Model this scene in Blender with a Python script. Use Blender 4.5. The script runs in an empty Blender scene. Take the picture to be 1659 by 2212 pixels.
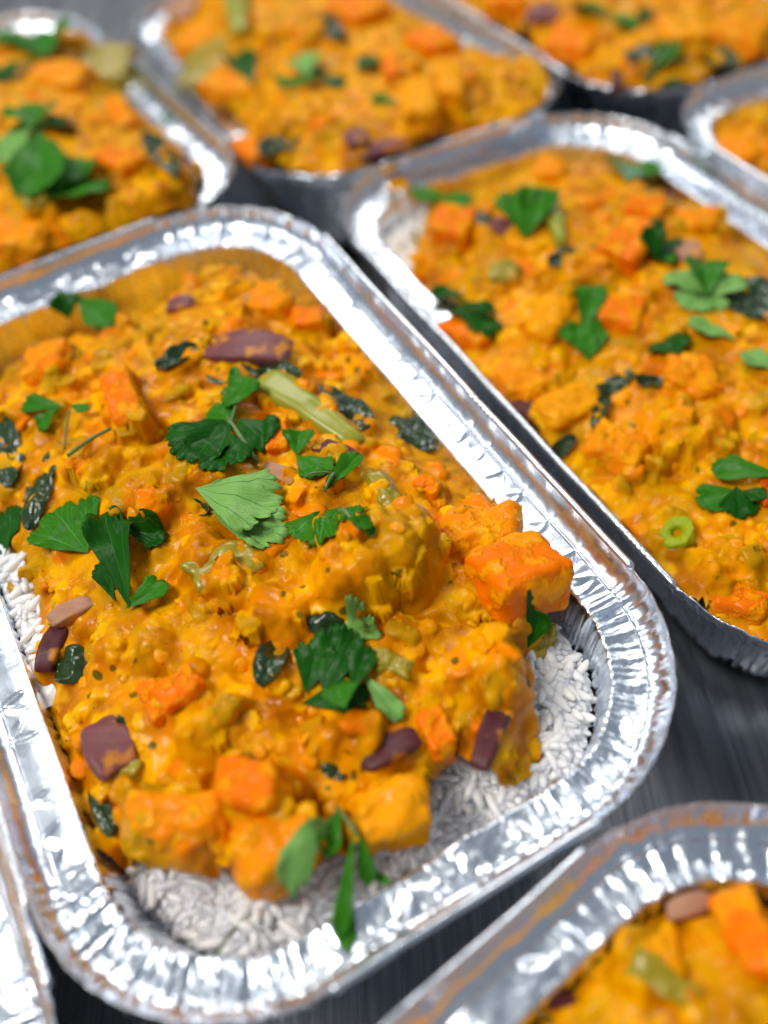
import bpy, math, random
import numpy as np
from mathutils import Matrix, Vector
from mathutils.bvhtree import BVHTree

# ---------------------------------------------------------------- camera, world, lamps, exposure
CM = 0.01                                   # everything below is written in centimetres
sc = bpy.context.scene
col = sc.collection
FPX, PITCH, ROLL, CAMH = 2025.06, math.radians(48.0656), math.radians(-4.6525), 16.253
CX, CY = 829.5, 1106.0
_cr, _sr = math.cos(ROLL), math.sin(ROLL)
_R0, _U0, _F0 = np.array([1., 0, 0]), np.array([0, math.sin(PITCH), math.cos(PITCH)]), np.array([0, math.cos(PITCH), -math.sin(PITCH)])
IM_R, IM_U = _cr * _R0 + _sr * _U0, -_sr * _R0 + _cr * _U0
CAM_O = np.array([0., 0, CAMH])
cam = bpy.data.cameras.new('camera'); camo = bpy.data.objects.new('camera', cam); col.objects.link(camo)
m = Matrix.Identity(4)
for i in range(3):
    m[i][0] = IM_R[i]; m[i][1] = IM_U[i]; m[i][2] = -_F0[i]
m[2][3] = CAMH * CM
camo.matrix_world = m
cam.sensor_fit = 'VERTICAL'; cam.sensor_height = 24.0; cam.lens = 24.0 * FPX / 2212.0
cam.clip_start = 0.005; cam.clip_end = 50
cam.dof.use_dof = True; cam.dof.focus_distance = 0.203; cam.dof.aperture_fstop = 3.3
sc.camera = camo

w = bpy.data.worlds.new('World'); sc.world = w; w.use_nodes = True
bg = w.node_tree.nodes['Background']; bg.inputs[0].default_value = (0.78, 0.88, 1.0, 1); bg.inputs[1].default_value = 0.31

def area(name, loc, target, sx, sy, power, colr):
    l = bpy.data.lights.new(name, 'AREA'); l.shape = 'RECTANGLE'; l.size = sx; l.size_y = sy; l.energy = power; l.color = colr
    o = bpy.data.objects.new(name, l); col.objects.link(o); o.location = loc
    o.rotation_euler = (Vector(target) - Vector(loc)).to_track_quat('-Z', 'Y').to_euler()
    return o
area('unseen_panel_lamp', (-1.00, -0.10, 1.60), (0.0, 0.2, 0), 0.6, 0.6, 33, (1.0, 0.95, 0.87))  # unseen key, placed to brighten the near rice, clear of the foil reflections
area('unseen_panel_lamp', (-0.10, 1.75, 1.60), (0.0, 0.2, 0), 1.0, 0.8, 20, (1.0, 0.96, 0.90))
for px_, py_ in ((0.8, 1.4), (-1.3, 0.9)):
    area('unseen_panel_lamp', (px_, py_, 1.70), (px_, py_, 0), 0.22, 0.30, 3.0, (1.0, 0.985, 0.96))  # small out-of-view panels added to put glints on sauce and foil
sc.view_settings.view_transform = 'Standard'; sc.view_settings.look = 'None'; sc.view_settings.exposure = -0.22; sc.view_settings.gamma = 1
sc.cycles.use_denoising = True
sc.cycles.max_bounces = 8; sc.cycles.caustics_reflective = True

# ---------------------------------------------------------------- numpy noise
_rs = np.random.RandomState(7)
PERM = np.concatenate([_rs.permutation(256)] * 3)
GA = _rs.uniform(0, 2 * np.pi, 256); GX, GY = np.cos(GA), np.sin(GA); VAL = _rs.uniform(-1, 1, 256)
def _h(i, j, s): return PERM[(PERM[(i + s * 37) & 255] + j) & 255]
def perlin(x, y, seed=0):
    x = np.asarray(x, float); y = np.asarray(y, float)
    i = np.floor(x).astype(int); j = np.floor(y).astype(int); fx = x - i; fy = y - j
    def g(a, b):
        k = _h(i + a, j + b, seed); return GX[k] * (fx - a) + GY[k] * (fy - b)
    ux = fx * fx * fx * (fx * (fx * 6 - 15) + 10); uy = fy * fy * fy * (fy * (fy * 6 - 15) + 10)
    return 1.5 * ((g(0, 0) * (1 - ux) + g(1, 0) * ux) * (1 - uy) + (g(0, 1) * (1 - ux) + g(1, 1) * ux) * uy)
def fbm(x, y, lam, octs, seed=0, gain=0.5):
    r = 0; a = 1
    for o in range(octs):
        r = r + a * perlin(x / lam + 17.3 * o, y / lam + 5.1 * o, seed + o); lam *= 0.5; a *= gain
    return r
def facet(x, y, seed=0):
    """continuous piecewise-linear noise on a skewed triangle lattice: flat facets with crisp creases"""
    s = (x + y) * 0.3660254; xs = x + s; ys = y + s
    i = np.floor(xs).astype(int); j = np.floor(ys).astype(int); fx = xs - i; fy = ys - j
    v00 = VAL[_h(i, j, seed)]; v11 = VAL[_h(i + 1, j + 1, seed)]
    up = fx > fy
    v10 = VAL[_h(i + 1, j, seed)]; v01 = VAL[_h(i, j + 1, seed)]
    return np.where(up, v00 + (v10 - v00) * fx + (v11 - v10) * fy, v00 + (v01 - v00) * fy + (v11 - v01) * fx)
def smax(a, b, k):
    h = np.clip(0.5 + 0.5 * (a - b) / k, 0, 1); return b + (a - b) * h + k * h * (1 - h)
def sstep(a, b, x):
    t = np.clip((x - a) / (b - a), 0, 1); return t * t * (3 - 2 * t)
def noise3(P, lam, seed=0):
    P = np.asarray(P, float) / lam + seed * 3.1; I = np.floor(P).astype(int); f = P - I; w_ = f * f * f * (f * (f * 6 - 15) + 10); r = 0
    for dx in (0, 1):
        for dy in (0, 1):
            for dz in (0, 1):
                k = PERM[(_h(I[:, 0] + dx, I[:, 1] + dy, 0) + I[:, 2] + dz) & 255]; z = VAL[k]; q = np.sqrt(1 - z * z)
                g = GX[PERM[k]] * q * (f[:, 0] - dx) + GY[PERM[k]] * q * (f[:, 1] - dy) + z * (f[:, 2] - dz)
                r = r + g * (w_[:, 0] if dx else 1 - w_[:, 0]) * (w_[:, 1] if dy else 1 - w_[:, 1]) * (w_[:, 2] if dz else 1 - w_[:, 2])
    return 1.6 * r

# ---------------------------------------------------------------- mesh helpers
def mesh_np(name, V, F, smooth=True, uv=None):
    """V n x 3 in cm, F m x 4 (or 3) int array"""
    me = bpy.data.meshes.new(name)
    V = np.asarray(V, np.float32) * CM; F = np.asarray(F, np.int32); k = F.shape[1]
    me.vertices.add(len(V)); me.vertices.foreach_set('co', V.ravel())
    me.loops.add(F.size); me.loops.foreach_set('vertex_index', F.ravel())
    me.polygons.add(len(F)); me.polygons.foreach_set('loop_start', np.arange(len(F), dtype=np.int32) * k)
    me.polygons.foreach_set('loop_total', np.full(len(F), k, np.int32))
    me.polygons.foreach_set('use_smooth', np.full(len(F), smooth, bool))
    me.update(calc_edges=True)
    if uv is not None:
        l = me.uv_layers.new(name='UVMap'); l.data.foreach_set('uv', np.asarray(uv, np.float32)[F.ravel()].ravel())
    return me
def attr(me, name, vals):
    a = me.attributes.new(name, 'FLOAT', 'POINT'); a.data.foreach_set('value', np.asarray(vals, np.float32))
def link(name, me, mat=None, parent=None, mw=None, solid=0):
    o = bpy.data.objects.new(name, me); col.objects.link(o)
    if me is not None and mat is not None and not me.materials: me.materials.append(mat)
    if parent is not None: o.parent = parent
    elif mw is not None: o.matrix_world = mw
    if solid:
        s = o.modifiers.new('thickness', 'SOLIDIFY'); s.thickness = solid * CM; s.offset = 0
    return o
def tag(o, label=None, cat=None, group=None, kind=None):
    if label: o['label'] = label
    if cat: o['category'] = cat
    if group: o['group'] = group
    if kind: o['kind'] = kind
    return o
def grid_faces(nx, ny, wrap=False):
    i = np.arange(nx if wrap else nx - 1)[:, None]; j = np.arange(ny - 1)[None, :]
    a = i * ny + j; b = ((i + 1) % nx) * ny + j
    return np.stack([a, b, b + 1, a + 1], -1).reshape(-1, 4)

# ---------------------------------------------------------------- materials
class NT:
    def __init__(s, name):
        s.m = bpy.data.materials.new(name); s.m.use_nodes = True; s.t = s.m.node_tree; s.n = s.t.nodes; s.l = s.t.links
        s.b = s.n['Principled BSDF']
    def node(s, t, **k):
        n = s.n.new(t)
        for a, v in k.items(): setattr(n, a, v)
        return n
    def link(s, a, b): s.l.new(a, b)
    def setv(s, inp, v):
        if hasattr(v, 'is_output') or isinstance(v, bpy.types.NodeSocket): s.l.new(v, inp)
        else: inp.default_value = v
    def math(s, op, a, b=0.0, c=None, clamp=False):
        n = s.node('ShaderNodeMath', operation=op); n.use_clamp = clamp
        s.setv(n.inputs[0], a); s.setv(n.inputs[1], b)
        if c is not None: s.setv(n.inputs[2], c)
        return n.outputs[0]
    def mix(s, f, a, b, blend='MIX'):
        n = s.node('ShaderNodeMix', data_type='RGBA', blend_type=blend)
        s.setv(n.inputs[0], f); s.setv(n.inputs[6], a); s.setv(n.inputs[7], b); return n.outputs[2]
    def obj(s):
        if not hasattr(s, '_o'): s._o = s.node('ShaderNodeTexCoord').outputs['Object']
        return s._o
    def noise(s, scale, detail=3, rough=0.5, dist=0.0, vec=None):
        n = s.node('ShaderNodeTexNoise'); s.l.new(vec or s.obj(), n.inputs['Vector']); n.inputs['Scale'].default_value = scale
        n.inputs['Detail'].default_value = detail; n.inputs['Roughness'].default_value = rough; n.inputs['Distortion'].default_value = dist
        return n.outputs['Fac']
    def vor(s, scale, feature='F1', vec=None, out='Distance'):
        n = s.node('ShaderNodeTexVoronoi', feature=feature); s.l.new(vec or s.obj(), n.inputs['Vector']); n.inputs['Scale'].default_value = scale
        return n.outputs[out]
    def ramp(s, f, *stops):
        n = s.node('ShaderNodeValToRGB'); s.l.new(f, n.inputs[0]); e = n.color_ramp.elements
        while len(e) < len(stops): e.new(0.5)
        for q, (p, c) in zip(e, stops):
            q.position = p; q.color = (c, c, c, 1) if isinstance(c, (int, float)) else (*c, 1)
        return n.outputs[0]
    def bump(s, h, strength, dist, prev=None):
        n = s.node('ShaderNodeBump'); n.inputs['Strength'].default_value = strength; n.inputs['Distance'].default_value = dist
        s.l.new(h, n.inputs['Height'])
        if prev is not None: s.l.new(prev, n.inputs['Normal'])
        s.l.new(n.outputs[0], s.b.inputs['Normal']); return n.outputs[0]
    def p(s, **k):
        for a, v in k.items(): s.setv(s.b.inputs[a.replace('_', ' ')], v)
    def sss(s, wgt, radius, scale=0.002):
        s.p(Subsurface_Weight=wgt, Subsurface_Radius=radius, Subsurface_Scale=scale)

def mat_curry():
    t = NT('lentil_curry'); A = t.node('ShaderNodeAttribute', attribute_name='solid').outputs['Fac']
    B = t.node('ShaderNodeAttribute', attribute_name='tone').outputs['Fac']
    K = t.node('ShaderNodeAttribute', attribute_name='chunk').outputs['Fac']
    gravy = t.mix(t.ramp(t.noise(75, 5, 0.6), (0.35, 0.0), (0.62, 1.0)), (0.38, 0.10, 0.0, 1), (0.82, 0.295, 0.0, 1))
    solid = t.mix(t.noise(140, 3), (0.92, 0.38, 0.0, 1), (0.97, 0.54, 0.0, 1))
    c = t.mix(t.math('MULTIPLY', A, t.ramp(t.noise(60, 3), (0.35, 0.35), (0.6, 1.0))), gravy, solid)
    wv = t.node('ShaderNodeMix', data_type='VECTOR'); wv.inputs[0].default_value = 0.0022; t.link(t.obj(), wv.inputs[4])
    nz = t.node('ShaderNodeTexNoise'); nz.inputs['Scale'].default_value = 220; t.link(t.obj(), nz.inputs['Vector']); t.link(nz.outputs['Color'], wv.inputs[5])
    cell = t.node('ShaderNodeSeparateColor'); t.link(t.vor(260, 'SMOOTH_F1', wv.outputs[1], 'Color'), cell.inputs[0])
    c = t.mix(t.ramp(cell.outputs[0], (0.5, 0.0), (0.8, 0.4)), c, (0.96, 0.50, 0.0, 1))
    c = t.mix(t.ramp(cell.outputs[1], (0.66, 0.0), (0.9, 0.4)), c, (0.86, 0.21, 0.0, 1))
    c = t.mix(t.ramp(t.noise(55, 3, 0.55, 0.3), (0.64, 0.0), (0.78, 0.35)), c, (0.80, 0.15, 0.0, 1))      # tomato-red smears
    c = t.mix(t.ramp(K, (0.50, 0.0), (1.0, 0.75)), c, (0.93, 0.21, 0.0, 1))                                   # carrot showing through a film of sauce
    c = t.mix(t.ramp(K, (0.0, 0.65), (0.42, 0.0)), c, (0.42, 0.26, 0.004, 1))                                 # green vegetable showing through
    c = t.mix(t.ramp(B, (0.50, 0.0), (0.85, 0.6)), c, (0.50, 0.26, 0.0, 1))
    sp = t.math('MULTIPLY', t.ramp(t.vor(520), (0.10, 1.0), (0.16, 0.0)), t.ramp(t.noise(170, 2), (0.58, 0.0), (0.62, 1.0)))
    c = t.mix(t.math('MULTIPLY', sp, 0.8), c, (0.16, 0.04, 0.006, 1))                                        # ground spice
    fl = t.math('MULTIPLY', t.ramp(t.vor(230, 'F1', wv.outputs[1]), (0.19, 1.0), (0.25, 0.0)), t.ramp(t.noise(75, 2), (0.56, 0.0), (0.60, 1.0)))
    c = t.mix(t.math('MULTIPLY', fl, 0.85), c, (0.05, 0.07, 0.006, 1))                                       # chopped herb flecks
    t.p(Base_Color=c, Roughness=0.34, Specular_IOR_Level=0.03, Coat_Weight=0.3, Coat_Roughness=0.07, Coat_IOR=1.33)
    t.sss(0.35, (1.0, 0.40, 0.02), 0.0022)
    n = t.bump(t.noise(300, 3, 0.5), 0.22, 0.0005); n = t.bump(t.noise(1300, 2, 0.6), 0.16, 0.00018, n); t.link(n, t.b.inputs['Coat Normal'])
    return t.m
def mat_chunk(name, c1, c2, sauce=0.5, rough=0.33):
    t = NT(name); f = t.ramp(t.noise(190, 4, 0.6), (0.47, 0.0), (0.57, sauce))
    c = t.mix(t.noise(120, 3), (*c1, 1), (*c2, 1)); fib = t.noise(900, 2, 0.5, 1.0)
    c = t.mix(t.math('MULTIPLY', fib, 0.35), c, (0.97, 0.36, 0.003, 1)); c = t.mix(f, c, (0.92, 0.38, 0.001, 1))
    t.p(Base_Color=c, Roughness=rough, Specular_IOR_Level=0.03, Coat_Weight=0.3, Coat_Roughness=0.1, Coat_IOR=1.33)
    t.sss(0.25, (1.0, 0.40, 0.02), 0.0018)
    n = t.bump(f, 0.8, 0.0007); n = t.bump(t.noise(500, 4, 0.6), 0.45, 0.0004, n); n = t.bump(t.vor(900), 0.2, 0.0003, n); t.link(n, t.b.inputs['Coat Normal'])
    return t.m
def mat_onion(name, dark):
    t = NT(name); s = t.node('ShaderNodeSeparateXYZ'); t.link(t.obj(), s.inputs[0])
    cmb = t.node('ShaderNodeCombineXYZ'); t.link(t.math('MULTIPLY', s.outputs[0], 0.12), cmb.inputs[0]); t.link(s.outputs[1], cmb.inputs[1]); t.link(s.outputs[2], cmb.inputs[2])
    st = t.noise(500, 3, 0.5, 0, cmb.outputs[0])
    c = t.mix(st, (*[v * 0.7 for v in dark], 1), (*[v * 1.5 for v in dark], 1))
    c = t.mix(t.ramp(t.noise(150, 3), (0.56, 0.0), (0.66, 0.7)), c, (0.70, 0.27, 0.004, 1))
    t.p(Base_Color=c, Roughness=0.42, Specular_IOR_Level=0.25); t.bump(st, 0.5, 0.0004)
    return t.m
def mat_leaf(name, c1, c2, vein, vw=0.035, veinamt=0.8):
    t = NT(name); uv = t.node('ShaderNodeUVMap').outputs[0]; s = t.node('ShaderNodeSeparateXYZ'); t.link(uv, s.inputs[0])
    wob = t.math('MULTIPLY', t.math('SUBTRACT', t.noise(260, 2), 0.5), 0.12)
    u = t.math('ADD', t.math('MULTIPLY', t.math('SUBTRACT', s.outputs[0], 0.5), 2.0), wob); v = s.outputs[1]
    d = t.math('ABSOLUTE', u)
    d2 = t.math('ABSOLUTE', t.math('SUBTRACT', d, 0.62)); dm = t.math('MINIMUM', d, d2)
    main = t.math('LESS_THAN', dm, t.math('MULTIPLY', t.math('SUBTRACT', 1.25, v), vw))
    arc = t.math('SUBTRACT', t.math('MULTIPLY', v, 5.0), t.math('MULTIPLY', dm, 9.0))
    fr = t.math('ABSOLUTE', t.math('SUBTRACT', t.math('FRACT', t.math('ADD', arc, t.math('MULTIPLY', wob, 4.0))), 0.5))
    sec = t.math('LESS_THAN', fr, 0.045)
    V = t.math('MAXIMUM', main, t.math('MULTIPLY', sec, 0.7))
    c = t.mix(t.noise(170, 4), (*c1, 1), (*c2, 1)); c = t.mix(t.math('MULTIPLY', V, veinamt), c, (*vein, 1))
    t.p(Base_Color=c, Roughness=0.36, Specular_IOR_Level=0.13)
    n = t.bump(t.noise(420, 3), 0.5, 0.0004); t.bump(V, -0.4, 0.0002, n)
    return t.m
def mat_plain(name, c1, c2, rough, scale=200, bump=0.3, sss=0.0, spec=0.5):
    t = NT(name); t.p(Base_Color=t.mix(t.noise(scale, 3), (*c1, 1), (*c2, 1)), Roughness=rough, Specular_IOR_Level=spec)
    if sss: t.sss(sss, (1, 0.9, 0.6), 0.0015)
    t.bump(t.noise(scale * 2.5, 3), bump, 0.0004); return t.m
def mat_foil():
    t = NT('aluminium_foil'); s = t.node('ShaderNodeMapping'); t.link(t.obj(), s.inputs[0]); s.inputs['Scale'].default_value = (1, 0.05, 1)
    ln = t.noise(1800, 2, 0.5, 0, s.outputs[0])
    t.p(Base_Color=(0.82, 0.89, 0.99, 1), Metallic=1.0, Roughness=t.ramp(t.noise(120, 3), (0.3, 0.22), (0.7, 0.32)))
    n = t.bump(ln, 0.05, 0.0003); t.bump(t.noise(260, 2, 0.4), 0.18, 0.0008, n)
    return t.m
def mat_table():
    t = NT('brushed_dark_steel'); mp = t.node('ShaderNodeMapping'); t.link(t.obj(), mp.inputs[0])
    mp.inputs['Rotation'].default_value = (0, 0, math.radians(-32)); mp.inputs['Scale'].default_value = (1, 0.03, 1)
    st = t.noise(500, 4, 0.6, 0, mp.outputs[0]); sc2 = t.noise(140, 3, 0.6, 0, mp.outputs[0])
    t.p(Base_Color=t.mix(st, (0.05, 0.052, 0.058, 1), (0.55, 0.56, 0.59, 1)), Metallic=0.85, Roughness=t.ramp(sc2, (0.3, 0.22), (0.7, 0.42)))
    t.bump(st, 0.35, 0.0006); return t.m
M = dict(curry=mat_curry(), foil=mat_foil(), table=mat_table(),
    carrot=mat_chunk('carrot_flesh', (0.84, 0.12, 0.0), (0.93, 0.19, 0.0), 0.7),
    potato=mat_chunk('sweet_potato_flesh', (0.90, 0.22, 0.001), (0.94, 0.30, 0.002), 0.8),
    squash=mat_chunk('pumpkin_flesh', (0.93, 0.31, 0.002), (0.94, 0.40, 0.004), 0.7),
    tomato=mat_chunk('tomato_skin', (0.55, 0.02, 0.003), (0.70, 0.06, 0.003), 0.3, 0.2),
    onion=mat_onion('red_onion_skin', (0.17, 0.055, 0.06)), onion_dark=mat_onion('dark_red_onion_skin', (0.085, 0.018, 0.022)),
    onion_pale=mat_onion('pale_onion_flesh', (0.40, 0.20, 0.12)),
    leaf=mat_leaf('coriander_leaf_green', (0.012, 0.105, 0.001), (0.042, 0.21, 0.005), (0.12, 0.38, 0.08), 0.025, 0.5),
    leaf_dark=mat_leaf('coriander_leaf_dark', (0.003, 0.045, 0.001), (0.011, 0.10, 0.003), (0.04, 0.22, 0.03), 0.022, 0.5),
    leaf_pale=mat_leaf('coriander_leaf_pale_underside', (0.13, 0.33, 0.06), (0.26, 0.48, 0.13), (0.02, 0.12, 0.03), 0.022, 0.85),
    spinach=mat_plain('wilted_spinach', (0.006, 0.022, 0.010), (0.035, 0.075, 0.020), 0.22, 160, 0.5),
    stalk=mat_plain('green_bean_skin', (0.22, 0.27, 0.012), (0.40, 0.38, 0.03), 0.3, 120, 0.3, 0.2),
    olive=mat_plain('olive_green_vegetable', (0.26, 0.22, 0.008), (0.42, 0.30, 0.012), 0.28, 120, 0.4, 0.2),
    stem=mat_plain('coriander_stem', (0.05, 0.13, 0.03), (0.16, 0.26, 0.06), 0.35, 300, 0.3),
    ring=mat_plain('spring_onion_ring', (0.16, 0.30, 0.004), (0.48, 0.48, 0.01), 0.35, 330, 0.8, 0.2, 0.2),
    lentil=mat_plain('lentil_flesh', (0.78, 0.25, 0.0), (0.93, 0.40, 0.0), 0.28, 200, 0.4, 0.2, 0.28),
    rice=mat_plain('boiled_rice', (0.88, 0.87, 0.84), (0.95, 0.945, 0.93), 0.3, 200, 0.15, 0.6))

# ---------------------------------------------------------------- the table
V = np.array([[-150, -80, -5.2], [150, -80, -5.2], [150, 220, -5.2], [-150, 220, -5.2]])
tag(link('table_top', mesh_np('table_top', V, [[0, 1, 2, 3]], False), M['table']), 'dark brushed steel work table under the foil trays', kind='structure')

# ---------------------------------------------------------------- trays: position on the table, cm
HW, HL, RC = 6.5, 10.82, 4.0          # half width, half length, corner radius of the rim
TR = {  # cx, cy, turn, z of the rim, tilt across, tilt along, length of the rim
 1: (-3.88, 15.31, 25.68, 0.72, 3.01, 2.08, 21.84),
 2: (8.92, 22.34, 24.73, -0.65, -0.81, 1.45, 23.54),
 3: (-13.82, 36.35, 28.97, 0.11, 0.02, -0.03, 21.79),
 4: (-1.09, 43.39, 21.47, -0.70, 2.65, -3.25, 24.30),
 5: (11.55, 46.08, 23.94, 0.00, -0.00, 0.02, 21.80),
 6: (20.73, 26.46, 21.41, 0.00, -1.26, -0.96, 21.80),
 7: (7.02, -4.28, 34.76, 0.50, 0.14, 0.01, 21.80),
 8: (-15.12, 8.22, 26.60, -0.2, 0, 0, 21.8)}
class Tray: pass
TS = {}
for k, (cx, cy, th, z0, tx, ty, ln_) in TR.items():
    T = Tray(); T.HL = ln_ / 2; th, tx, ty = map(math.radians, (th, tx, ty)); c, s = math.cos(th), math.sin(th)
    eu = np.array([c, s, tx]); eu /= np.linalg.norm(eu); ev = np.array([-s, c, ty]); ev -= eu * (ev @ eu); ev /= np.linalg.norm(ev)
    T.R = np.stack([eu, ev, np.cross(eu, ev)], 1); T.c = np.array([cx, cy, z0]); T.k = k
    mw = Matrix.Identity(4)
    for i in range(3):
        for j in range(3): mw[i][j] = T.R[i, j]
        mw[i][3] = T.c[i] * CM
    T.mw = mw; T.depth = 5.1 + z0 - 0.45 * (k in (1, 2, 4)); TS[k] = T
def pixel_ray(x, y):
    d = _F0 + IM_R * ((x - CX) / FPX) - IM_U * ((y - CY) / FPX); return CAM_O, d
def on_plane(T, x, y, z):
    o, d = pixel_ray(x, y); o = T.R.T @ (o - T.c); d = T.R.T @ d; t = (z - o[2]) / d[2]; return o + d * t
def on_surface(T, x, y, H, dz=0.0):
    o, d = pixel_ray(x, y); o = T.R.T @ (o - T.c); d = T.R.T @ d
    t0 = (3.5 - o[2]) / d[2]; t1 = (-3.0 - o[2]) / d[2]; ts = np.linspace(t0, t1, 260); P = o + d * ts[:, None]
    b = P[:, 2] - H(P[:, 0], P[:, 1]) - dz; i = np.argmax(b < 0)
    if b[i] >= 0: i = len(ts) - 1
    return P[max(i, 0)]
def sd_rrect(u, v, a, b, r):
    qx = np.abs(u) - a + r; qy = np.abs(v) - b + r
    return np.hypot(np.maximum(qx, 0), np.maximum(qy, 0)) + np.minimum(np.maximum(qx, qy), 0) - r

# ---------------------------------------------------------------- foil tray
def rim_path(n):
    """points and outward normals round the rim, plus how much of a corner each is; s in cm"""
    sx, sy = HW - RC, HL - RC; arc = math.pi / 2 * RC
    segs = [('l', 2 * sy), ('a', arc), ('l', 2 * sx), ('a', arc), ('l', 2 * sy), ('a', arc), ('l', 2 * sx), ('a', arc)]
    L = sum(q[1] for q in segs); S = np.arange(n) * L / n; P = np.zeros((n, 2)); N = np.zeros((n, 2)); cw = np.zeros(n); side = np.zeros(n, int); loc = np.zeros(n)
    cen = [(sx, sy), (-sx, sy), (-sx, -sy), (sx, -sy)]
    acc = 0
    st = [((HW, -sy), (0, 1), (1, 0)), ((sx, HL), (-1, 0), (0, 1)), ((-HW, sy), (0, -1), (-1, 0)), ((-sx, -HL), (1, 0), (0, -1))]
    for i, (kk, ln) in enumerate(segs):
        mk = (S >= acc - 1e-9) & (S < acc + ln - 1e-9); q = S[mk] - acc; w_ = i // 2
        if kk == 'l':
            p0, dr, nn = st[w_]; P[mk] = np.array(p0) + q[:, None] * np.array(dr); N[mk] = nn
            e = np.minimum(q, ln - q); cw[mk] = 1 - sstep(-0.6, 1.0, e)
            side[mk] = w_; loc[mk] = q - ln / 2
        else:
            a = w_ * math.pi / 2 + q / RC; N[mk] = np.stack([np.cos(a), np.sin(a)], 1); P[mk] = np.array(cen[w_]) + RC * N[mk]; cw[mk] = 1; side[mk] = 10 + w_
        acc += ln
    cwp = np.convolve(np.concatenate([cw[-20:], cw, cw[:20]]), np.ones(21) / 21, 'same')[20:-20]
    return S, P, N, cwp, side, L
def make_tray(T, n, label, group='foil trays of curry and rice set out on the table'):
    global HL
    HL = T.HL; S, P, N, cw, side, L = rim_path(n); rs = np.random.RandomState(50 + T.k); sd = T.k * 11
    dep = T.depth
    root = bpy.data.objects.new('foil_tray', None); col.objects.link(root); root.matrix_world = T.mw @ Matrix.Translation((0, 0, -dep * CM))
    tag(root, label, 'foil tray', group)
    off = np.array([0, 0, dep])
    short = ((side == 1) | (side == 3)).astype(float)
    per = L
    def wrap(f):                                   # blend the two ends of the loop
        def g(s, d):
            w_ = sstep(L - 2.0, L, s); return f(s, d) * (1 - w_) + f(s - L, d) * w_
        return g
    cr = wrap(lambda s, d: facet(s / 0.23 + perlin(s / 1.1, 0 * s, sd) * 2.0, d / 1.3, sd) + 0.55 * facet(s / 0.11, d / 0.45, sd + 1) + 0.2 * facet(s / 0.07, d / 0.12, sd + 5))
    big = wrap(lambda s, d: facet(s / 0.62, d / 0.8, sd + 2) + 0.35 * facet(s / 0.28, d / 0.3, sd + 3) + 0.12 * facet(s / 0.1, d / 0.12, sd + 6))
    fine = wrap(lambda s, d: perlin(s / 1.8, d / 1.5, sd + 4))
    # star-shaped crimp dents along the crease of the long sides
    dents = []
    for sde in (0, 2):
        x = 0.4; base = 0 if sde == 0 else (2 * (HL - RC) + math.pi * RC + 2 * (HW - RC))
        while x < 2 * (HL - RC) - 0.2:
            dents.append((base + x, rs.uniform(0.7, 1.1), rs.randint(0, 3))); x += rs.choice([0.8, 1.0, 1.5, 1.9])
    def stars(s, d, crease):
        z = np.zeros_like(s)
        for c0, sz, kd in dents:
            near = np.abs(s - c0) < 0.7
            if not near.any(): continue
            for a in ((-0.9, 0.15, 2.2, -2.4), (0.5, -0.35, 2.0, -2.6), (-0.5, 0.9, 1.9, 3.0))[kd]:
                du, dd = s[near] - c0, d[near] - crease
                ca, sa = math.cos(a), math.sin(a); x = dd * ca + du * sa; y = -dd * sa + du * ca
                ln = 0.52 * sz if x.size else 0; q = (x / ln - 0.5) * 2; wd = 0.105 * sz * np.sqrt(np.clip(1 - q * q, 0, 1)) + 1e-4
                r = np.abs(y) / wd; z[near] += np.where((np.abs(q) < 1), 0.034 * sz * np.clip(1 - r * r, 0, 1) ** 1.5 * np.sign(math.cos(a * 3)), 0)
        return z
    # flange
    def band(name, prof, fn, solid=0.012):
        prof = np.array(prof, float); d = np.tile(prof[:, 0], (n, 1)); z = np.tile(prof[:, 1], (n, 1)); s = np.tile(S[:, None], (1, len(prof)))
        d, z, ds = fn(s, d, z, cw[:, None] * np.ones_like(d), short[:, None] * np.ones_like(d))
        tx = np.stack([-N[:, 1], N[:, 0]], 1)
        XY = P[:, None, :] - N[:, None, :] * d[..., None] + tx[:, None, :] * ds[..., None]
        V = np.concatenate([XY, z[..., None]], -1).reshape(-1, 3) + off
        return link(name, mesh_np(name, V, grid_faces(n, len(prof), True)), M['foil'], root, solid=solid)
    ZF = -0.64
    def edge_z(s, c): return 0.05 * fine(s, s * 0 + 3) + c * 0.045 * cr(s, s * 0)
    def f_flange(s, d, z, c, sh):
        q = (d - 0.42) / 0.7; lid = np.clip(q * (1 - q) * 4, 0, 1) ** 0.5
        z = z + edge_z(s, c) * 1.0
        z = z + c * 0.075 * cr(s, d) * (0.35 + 0.65 * lid) + (1 - c) * sh * 0.085 * big(s, d) + (1 - c) * (1 - sh) * (0.007 * big(s, d) + stars(s, d, 0.42))
        return d + c * 0.03 * cr(s + 9, d) * (q > 0.9), z, 0 * s
    pf = [(0.42 + 0.70 * i / 16, ZF - 0.03 * math.sin(math.pi * i / 16)) for i in range(17)]
    band('flange', pf, f_flange)
    def f_up(s, d, z, c, sh):
        q = np.clip(-z / 0.64, 0, 1)                 # 0 top, 1 bottom
        zz = z + edge_z(s, c) * q + q ** 4 * (c * 0.075 * 0.35 * cr(s, d * 0 + 0.42) + (1 - c) * sh * 0.085 * big(s, d * 0 + 0.42))
        zz = zz + (1 - q) * c * (0.05 * fine(s * 3, s * 0) + 0.03 * cr(s, s * 0 + 2) - 0.03)
        dd = d + c * 0.060 * cr(s, z * 0.8) * (0.3 + 0.7 * np.sin(np.pi * q)) + (1 - c) * (0.02 * fine(s * 1.3, z) * (1 - q) + 0.5 * stars(s, 0.42 - (z + 0.64) * 0.9, 0.42) * q)
        return dd, zz, 0 * s
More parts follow.
